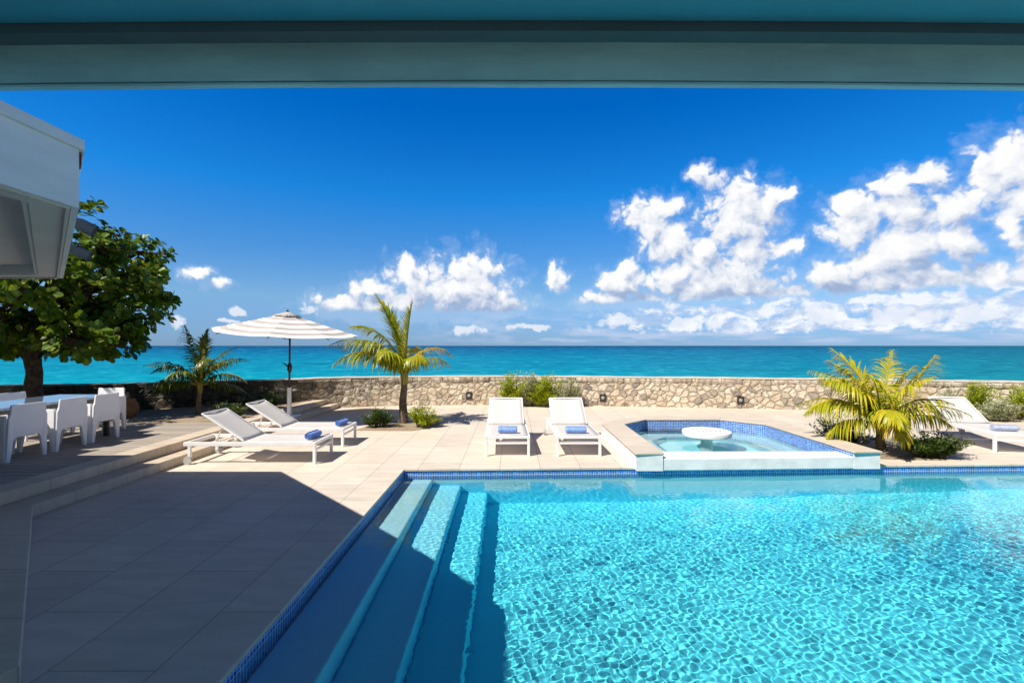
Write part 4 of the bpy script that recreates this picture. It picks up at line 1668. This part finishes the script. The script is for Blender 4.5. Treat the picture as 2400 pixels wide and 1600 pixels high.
def make_palm(loc, trunk_h, r0, r1, fronds, label, lean=(0, 0), seed=1, mat='palm_gold', leaflet=0.42, midrib='rachis', lw=0.017):
    rg = random.Random(seed)
    nr = np.random.RandomState(seed)
    t = empty('palm_tree', loc)
    tag(t, label, 'palm')
    g = Geo()
    pts, rs = [], []
    n = 22
    for i in range(n + 1):
        u = i / n
        pts.append((lean[0] * u ** 1.5 + 0.01 * math.sin(u * 9), lean[1] * u ** 1.5, -0.03 + (trunk_h + 0.03) * u))
        rr_ = r0 * (1 + 0.35 * math.exp(-u * 9)) * (1 - u) + r1 * u
        rs.append(rr_ * (1 + 0.07 * (i % 2)))
    g.tube(pts, rs, 14)
    g.build('trunk', M['palm_bark'], t, smooth=True)
    # sheath of old leaf bases
    top = Vector(pts[-1])
    g = Geo()
    for k in range(7):
        a = k * 2.4
        g.tube([top + Vector((math.cos(a) * r1 * 0.6, math.sin(a) * r1 * 0.6, -0.14)), top + Vector((math.cos(a) * r1 * 0.9, math.sin(a) * r1 * 0.9, 0.05)),
                top + Vector((math.cos(a) * r1 * 0.5, math.sin(a) * r1 * 0.5, 0.22))], [r1 * 0.55, r1 * 0.6, r1 * 0.25], 8)
    g.build('leaf_sheath', M['rachis'], t, smooth=True)
    for fi, fd in enumerate(fronds):
        az_, el_, ln, droop = fd[:4]
        fm = fd[4] if len(fd) > 4 else mat
        az_ = R(az_)
        H = Vector((math.cos(az_), math.sin(az_), 0))
        N = 16
        pts = [top + H * r1 * 0.4 + Vector((0, 0, 0.02))]
        tang = []
        twist = rg.uniform(-0.25, 0.25)
        for i in range(N):
            u = (i + 0.5) / N
            e = R(el_) - R(droop) * u ** 1.3
            Hh = Matrix.Rotation(twist * u, 3, 'Z') @ H
            d = Hh * math.cos(e) + Vector((0, 0, math.sin(e)))
            tang.append(d.normalized())
            pts.append(pts[-1] + d * (ln / N))
        tang.append(tang[-1])
        g = Geo()
        g.tube(pts, [0.013 * (1 - 0.85 * i / N) + 0.002 for i in range(N + 1)], 5)
        nv = len(g.v)
        nf_r = len(g.f)
        side0 = H.cross(Vector((0, 0, 1)))
        roll = rg.uniform(-0.35, 0.35)
        ML = int(56 * ln / 1.5)
        for s in (-1, 1):
            for k in range(ML):
                u = 0.14 + 0.855 * (k + rg.uniform(-0.25, 0.25)) / ML
                if rg.random() < 0.04:
                    continue
                f = max(0, min(N - 0.001, u * N))
                i0 = int(f)
                p = pts[i0].lerp(pts[i0 + 1], f - i0)
                d = tang[i0].lerp(tang[min(i0 + 1, N)], f - i0).normalized()
                sd = (side0 - d * side0.dot(d)).normalized()
                up_ = sd.cross(d).normalized()
                if up_.z < 0 and abs(up_.z) > 0.2:
                    up_ = -up_
                sd = Matrix.Rotation(roll, 3, d) @ sd
                up_ = Matrix.Rotation(roll, 3, d) @ up_
                prof = (0.55 + 0.45 * math.sin(math.pi * min(1, (u - 0.1) / 0.75))) * (1 if u < 0.7 else 1 - 0.62 * (u - 0.7) / 0.3)
                L_ = leaflet * prof * rg.uniform(0.85, 1.1) * (ln / 1.5) ** 0.5
                ang = R(62 - 38 * u + rg.uniform(-7, 7)) * (0.5 if el_ >= 84 else 1)
                ld = (sd * s * math.sin(ang) + d * math.cos(ang) + up_ * rg.uniform(0.05, 0.35)).normalized()
                wdt = lw * (1.0 if u < 0.85 else 0.7) * rg.uniform(0.85, 1.2)
                q = p.copy()
                wdir = ld.cross(up_).normalized()
                wdir = (wdir + up_ * 0.35 * s).normalized()
                base = len(g.v)
                segs = 4
                gd = rg.uniform(0.42, 0.95) * (1 if el_ < 75 else 0.5)
                for w_ in range(segs + 1):
                    ww = wdt * (0.6, 1.0, 0.85, 0.5, 0.05)[w_]
                    a_, b_ = q + wdir * ww, q - wdir * ww
                    g.v += [tuple(a_), tuple(b_)]
                    ld = (ld + Vector((0, 0, -gd * (0.5 + 0.25 * w_)))).normalized()
                    q = q + ld * (L_ / segs)
                for w_ in range(segs):
                    g.face((base + 2 * w_, base + 2 * w_ + 1, base + 2 * w_ + 3, base + 2 * w_ + 2), 1)
        g.build('frond', [M['rachis_yellow'] if fm == 'palm_yellow' else M[midrib], M[fm]], t)
    return t


make_palm((-2.39, 10.65, 0.0), 0.98, 0.095, 0.06,
          [(168, 84, 1.98, 34), (20, 89, 1.68, 10), (178, 80, 1.85, 88), (186, 68, 2.0, 104), (203, 58, 1.75, 108), (165, 60, 1.65, 100),
           (4, 79, 1.42, 128, 'palm_yellow'), (350, 62, 1.30, 112), (255, 70, 1.45, 112), (90, 70, 1.45, 100), (300, 68, 1.25, 112), (222, 74, 1.6, 96)],
          'tall green coconut palm behind the pool corner with shrubs at its foot', (0.03, 0), 4, 'palm_gold', 0.50)
make_palm((-6.70, 10.4, 0.21), 0.62, 0.055, 0.04,
          [(100, 84, 1.25, 18), (150, 70, 1.55, 26), (182, 56, 1.25, 98), (2, 66, 1.25, 88), (352, 42, 1.15, 88), (12, 16, 0.95, 62),
           (190, 14, 1.1, 66), (268, 54, 1.05, 98), (88, 58, 1.15, 80), (232, 64, 1.2, 92), (312, 66, 1.2, 80), (30, 75, 1.15, 60), (170, 38, 1.1, 90), (210, 30, 1.1, 80)],
          'slender dark green young palm in the sand bed beside the left loungers', (0.02, 0), 8, 'palm_green', 0.34)
make_palm((5.95, 7.85, 0.0), 0.38, 0.07, 0.055,
          [(12, 47, 1.75, 14), (38, 74, 1.45, 34), (20, 62, 1.4, 40), (140, 80, 1.45, 42), (120, 72, 1.4, 50), (176, 66, 1.5, 62), (186, 52, 1.45, 98), (200, 66, 1.45, 76),
           (164, 50, 1.4, 84), (100, 60, 1.4, 66), (70, 48, 1.35, 70), (322, 52, 1.2, 88), (228, 72, 1.25, 56), (300, 66, 1.1, 90),
           (257, 40, 0.95, 120, 'palm_yellow'), (345, 38, 1.05, 84), (240, 50, 1.2, 96), (190, 26, 1.1, 80), (280, 74, 1.2, 60)],
          'low wide golden palm right of the spa with one bright yellow frond in front', (0, 0), 15, 'palm_bright', 0.50, lw=0.0135)


def make_shrub(name, loc, rx, ry, h, mat, n_stem, leaf, label, seed=1, upright=0.5, per=40, group=None, parent=None):
    rg = random.Random(seed)
    t = empty(name, loc)
    tag(t, label, 'shrub', group)
    g = Geo()
    P_, D_, N_, S_ = [], [], [], []
    for k in range(n_stem):
        a = rg.uniform(0, 2 * math.pi)
        q = math.sqrt(rg.random())
        bx, by = math.cos(a) * rx * q * 0.45, math.sin(a) * ry * q * 0.45
        kx = rg.uniform(0.7, 1.35)
        tx, ty = math.cos(a) * rx * q * kx, math.sin(a) * ry * q * kx
        hh = h * rg.uniform(0.28, 1.08) ** 0.8 * (1 - 0.35 * q ** 2)
        pts = [Vector((bx, by, -0.02))]
        for i in range(1, 5):
            u = i / 4
            pts.append(Vector((bx + (tx - bx) * u ** (1 + upright) + rg.uniform(-.02, .02), by + (ty - by) * u ** (1 + upright) + rg.uniform(-.02, .02), hh * u)))
        g.tube(pts, [0.007, 0.006, 0.005, 0.004, 0.002], 4)
        for _ in range(per):
            u = 0.12 + 0.88 * rg.random() ** 0.8
            f = u * 4
            i0 = min(3, int(f))
            p = pts[i0].lerp(pts[i0 + 1], f - i0)
            aa = rg.uniform(0, 2 * math.pi)
            out = Vector((math.cos(aa), math.sin(aa), rg.uniform(0.1, 1.1)))
            p = p + out * rg.uniform(0, leaf * 1.1)
            P_.append(p)
            D_.append(out)
            N_.append((rg.uniform(-.5, .5), rg.uniform(-.5, .5), 1))
            S_.append(leaf * rg.uniform(0.6, 1.15))
    g.build('stem', M['stem'], t)
    leaves_mesh('foliage', [tuple(p) for p in P_], [tuple(p) for p in D_], N_, S_, OVAL_V, OVAL_F, M[mat], t)
    return t


GP = 'shrubs planted around the palms'
GW = 'shrubs growing against the stone wall'
SH = [('shrub', (-2.78, 10.12, 0.008), 0.32, 0.25, 0.42, 'bush_dark', 26, 0.055, 'dark green shrub left of the middle palm trunk', 21, GP),
      ('shrub', (-1.86, 10.12, 0.008), 0.30, 0.25, 0.44, 'bush_bright', 24, 0.055, 'light green shrub right of the middle palm trunk', 22, GP),
      ('shrub', (5.58, 8.2, 0.008), 0.42, 0.35, 0.56, 'bush_dark', 40, 0.055, 'dark green shrub between spa coping and golden palm', 23, GP),
      ('shrub', (6.40, 7.42, 0.008), 0.58, 0.30, 0.36, 'bush_dark', 56, 0.055, 'low spreading dark shrub in front of the golden palm', 24, GP),
      ('shrub', (0.04, 13.55, 0.0), 0.40, 0.22, 0.98, 'bush_bright', 42, 0.07, 'bright green shrub at the wall behind the left middle lounger', 25, GW),
      ('shrub', (0.95, 13.50, 0.0), 0.44, 0.24, 0.96, 'bush_bright', 46, 0.07, 'bright green shrub at the wall between the middle loungers', 26, GW),
      ('silvery_shrub', (0.50, 13.62, 0.0), 0.24, 0.16, 1.10, 'bush_silver', 30, 0.055, 'tall silvery shrub between two bright green shrubs', 27, GW),
      ('silvery_shrub', (1.58, 13.50, 0.0), 0.38, 0.18, 0.84, 'bush_silver', 34, 0.055, 'silvery shrub behind the lounger next to the spa', 28, GW),
      ('silvery_shrub', (10.35, 11.55, 0.0), 0.42, 0.30, 0.66, 'bush_silver', 40, 0.06, 'pale silvery shrub just behind the lone lounger back', 29, GW),
      ('shrub', (11.0, 11.45, 0.0), 0.36, 0.30, 0.92, 'bush_bright', 40, 0.065, 'leafy green shrub at the wall right of the lone lounger', 30, GW),
      ('shrub', (11.75, 11.2, 0.0), 0.45, 0.30, 0.78, 'bush_bright', 46, 0.065, 'leafy green shrub at the far right edge by the wall', 31, GW),
      ('silvery_shrub', (10.95, 10.95, 0.0), 0.55, 0.25, 0.50, 'bush_silver', 44, 0.06, 'low silvery shrub in front of the green ones at the right', 32, GW),
      ('shrub', (-5.75, 9.85, 0.215), 0.34, 0.28, 0.34, 'bush_dark', 32, 0.055, 'dark green shrub behind the backrest of the near left lounger', 33, None),
      ('shrub', (-5.75, 11.3, 0.22), 0.48, 0.35, 0.44, 'bush_dark', 46, 0.055, 'dark leafy shrub behind the striped umbrella base', 34, None),
      ('shrub', (-8.6, 10.9, 0.22), 0.5, 0.25, 0.25, 'bush_dark', 24, 0.05, 'low dark shrub on the sand in the shade by the wall', 35, None)]
for (nm, loc, rx, ry, h, mt, ns, lf, lab, sd, grp) in SH:
    make_shrub(nm, loc, rx, ry, h, mt, ns, lf, lab, sd, 0.5, 80, grp)

# ------------------------------------------------------------------ big shade tree
tr = empty('shade_tree', (-9.75, 9.9, 0.2))
tag(tr, 'big round-leaved shade tree behind the dining table at the left', 'tree')
rg = random.Random(77)
g = Geo()
trunk = [(0, 0, -0.1), (0.02, 0, 0.25), (-0.03, 0.02, 0.6), (0.03, 0, 0.95), (0.0, -0.02, 1.25), (0.02, -0.05, 1.6), (0.05, -0.1, 2.0)]
g.tube(trunk, [0.20, 0.165, 0.145, 0.135, 0.14, 0.13, 0.12], 16)
for i, q in enumerate(g.v):
    k = 1 + 0.07 * math.sin(i * 1.7) + rg.uniform(-0.05, 0.05)
    g.v[i] = (q[0] * k, q[1] * k, q[2])
# lobes of the crown (centre rel. to the tree, radii)
LOBES = [((0.3, -0.4, 2.5), (1.9, 1.6, 0.95)), ((1.30, 0.3, 2.35), (1.2, 1.1, 0.85)), ((1.65, 0.4, 2.05), (0.9, 0.8, 0.55)),
         ((0.9, -0.3, 3.2), (1.15, 1.0, 0.62)), ((1.5, 0.3, 2.95), (1.0, 0.8, 0.5)), ((-1.2, -0.6, 2.4), (1.5, 1.4, 0.9)),
         ((0.2, -2.2, 2.7), (1.6, 1.3, 0.8)), ((-2.3, -3.0, 3.0), (1.9, 1.6, 0.9)), ((0.6, 0.3, 1.75), (1.6, 1.2, 0.55)),
         ((1.45, -0.3, 1.6), (1.0, 0.8, 0.42)), ((-0.8, 0.0, 1.7), (1.2, 1.0, 0.5)), ((-2.5, -1.0, 3.0), (1.5, 1.5, 1.0)), ((1.40, 1.0, 3.6), (0.65, 0.6, 0.42)), ((1.75, 1.0, 3.15), (0.5, 0.5, 0.22)), ((1.7, 1.0, 2.62), (0.5, 0.5, 0.24)), ((1.5, -0.3, 3.5), (0.75, 0.6, 0.42)), ((-0.2, -0.8, 3.6), (0.9, 0.8, 0.5))]
tips = []
for (c, r_) in LOBES:
    vol = r_[0] * r_[1] * r_[2]
    n = int(16 + 31 * vol ** 0.8)
    for _ in range(n):
        while True:
            q = Vector((rg.uniform(-1, 1), rg.uniform(-1, 1), rg.uniform(-1, 1)))
            if 0.45 < q.length < 1:
                break
        p = Vector((c[0] + q.x * r_[0], c[1] + q.y * r_[1], c[2] + q.z * r_[2]))
        if p.z > 1.25:
            tips.append((p, Vector(c)))
# the lone shoot that rises past the eave
for k in range(5):
    tips.append((Vector((1.15 + 0.15 * k, -0.5, 4.22 + 0.05 * math.sin(k * 2))), Vector((0.9, -0.5, 3.7))))
fork = Vector(trunk[-1])
limbs = []
for (c, r_) in LOBES:
    cc = Vector(c)
    mid = fork.lerp(cc, 0.5) + Vector((rg.uniform(-.15, .15), rg.uniform(-.15, .15), 0.1))
    st = Vector(trunk[rg.choice([4, 5, 6])])
    g.tube([st, mid, cc], [0.10, 0.07, 0.04], 8)
g.tube([(-0.02, 0, 1.15), (-0.22, -0.02, 1.35), (-0.55, -0.1, 1.6)], [0.07, 0.06, 0.04], 8)
g.tube([(0.3, -0.5, 3.4), (0.8, -0.5, 3.95), (1.2, -0.5, 4.2), (1.75, -0.5, 4.22)], [0.04, 0.03, 0.02, 0.01], 6)
for (p, c) in tips:
    if rg.random() < 0.75:
        m_ = c.lerp(p, 0.5) + Vector((rg.uniform(-.1, .1), rg.uniform(-.1, .1), -0.05))
        g.tube([c, m_, p], [0.022, 0.015, 0.007], 5, cap=False)
g.build('trunk', M['bark'], tr, smooth=True)
P_, D_, N_, S_ = [], [], [], []
for (p, c) in tips:
    outd = (p - c)
    if outd.length < 0.05:
        outd = Vector((0, 0, 1))
    outd.normalize()
    axis = (outd + Vector((0, 0, 0.6))).normalized()
    for k in range(rg.randint(13, 20)):
        a = k * 2.4 + rg.uniform(-.3, .3)
        s1_ = axis.cross(Vector((0.3, 0.9, 0.1))).normalized()
        s2_ = axis.cross(s1_)
        spread = rg.uniform(0.5, 1.5)
        d = (axis * rg.uniform(0.15, 0.9) + (s1_ * math.cos(a) + s2_ * math.sin(a)) * spread + Vector((0, 0, -0.25))).normalized()
        q = p - axis * rg.uniform(0, 0.22) + d * 0.03
        P_.append(tuple(q))
        D_.append(tuple(d))
        nn_ = axis + Vector((rg.uniform(-.5, .5), rg.uniform(-.5, .5), rg.uniform(-.2, .5)))
        N_.append(tuple(nn_))
        S_.append(rg.uniform(0.09, 0.175))
leaves_mesh('crown', P_, D_, N_, S_, ROUND_V, ROUND_T, M['tree_leaf'], tr)
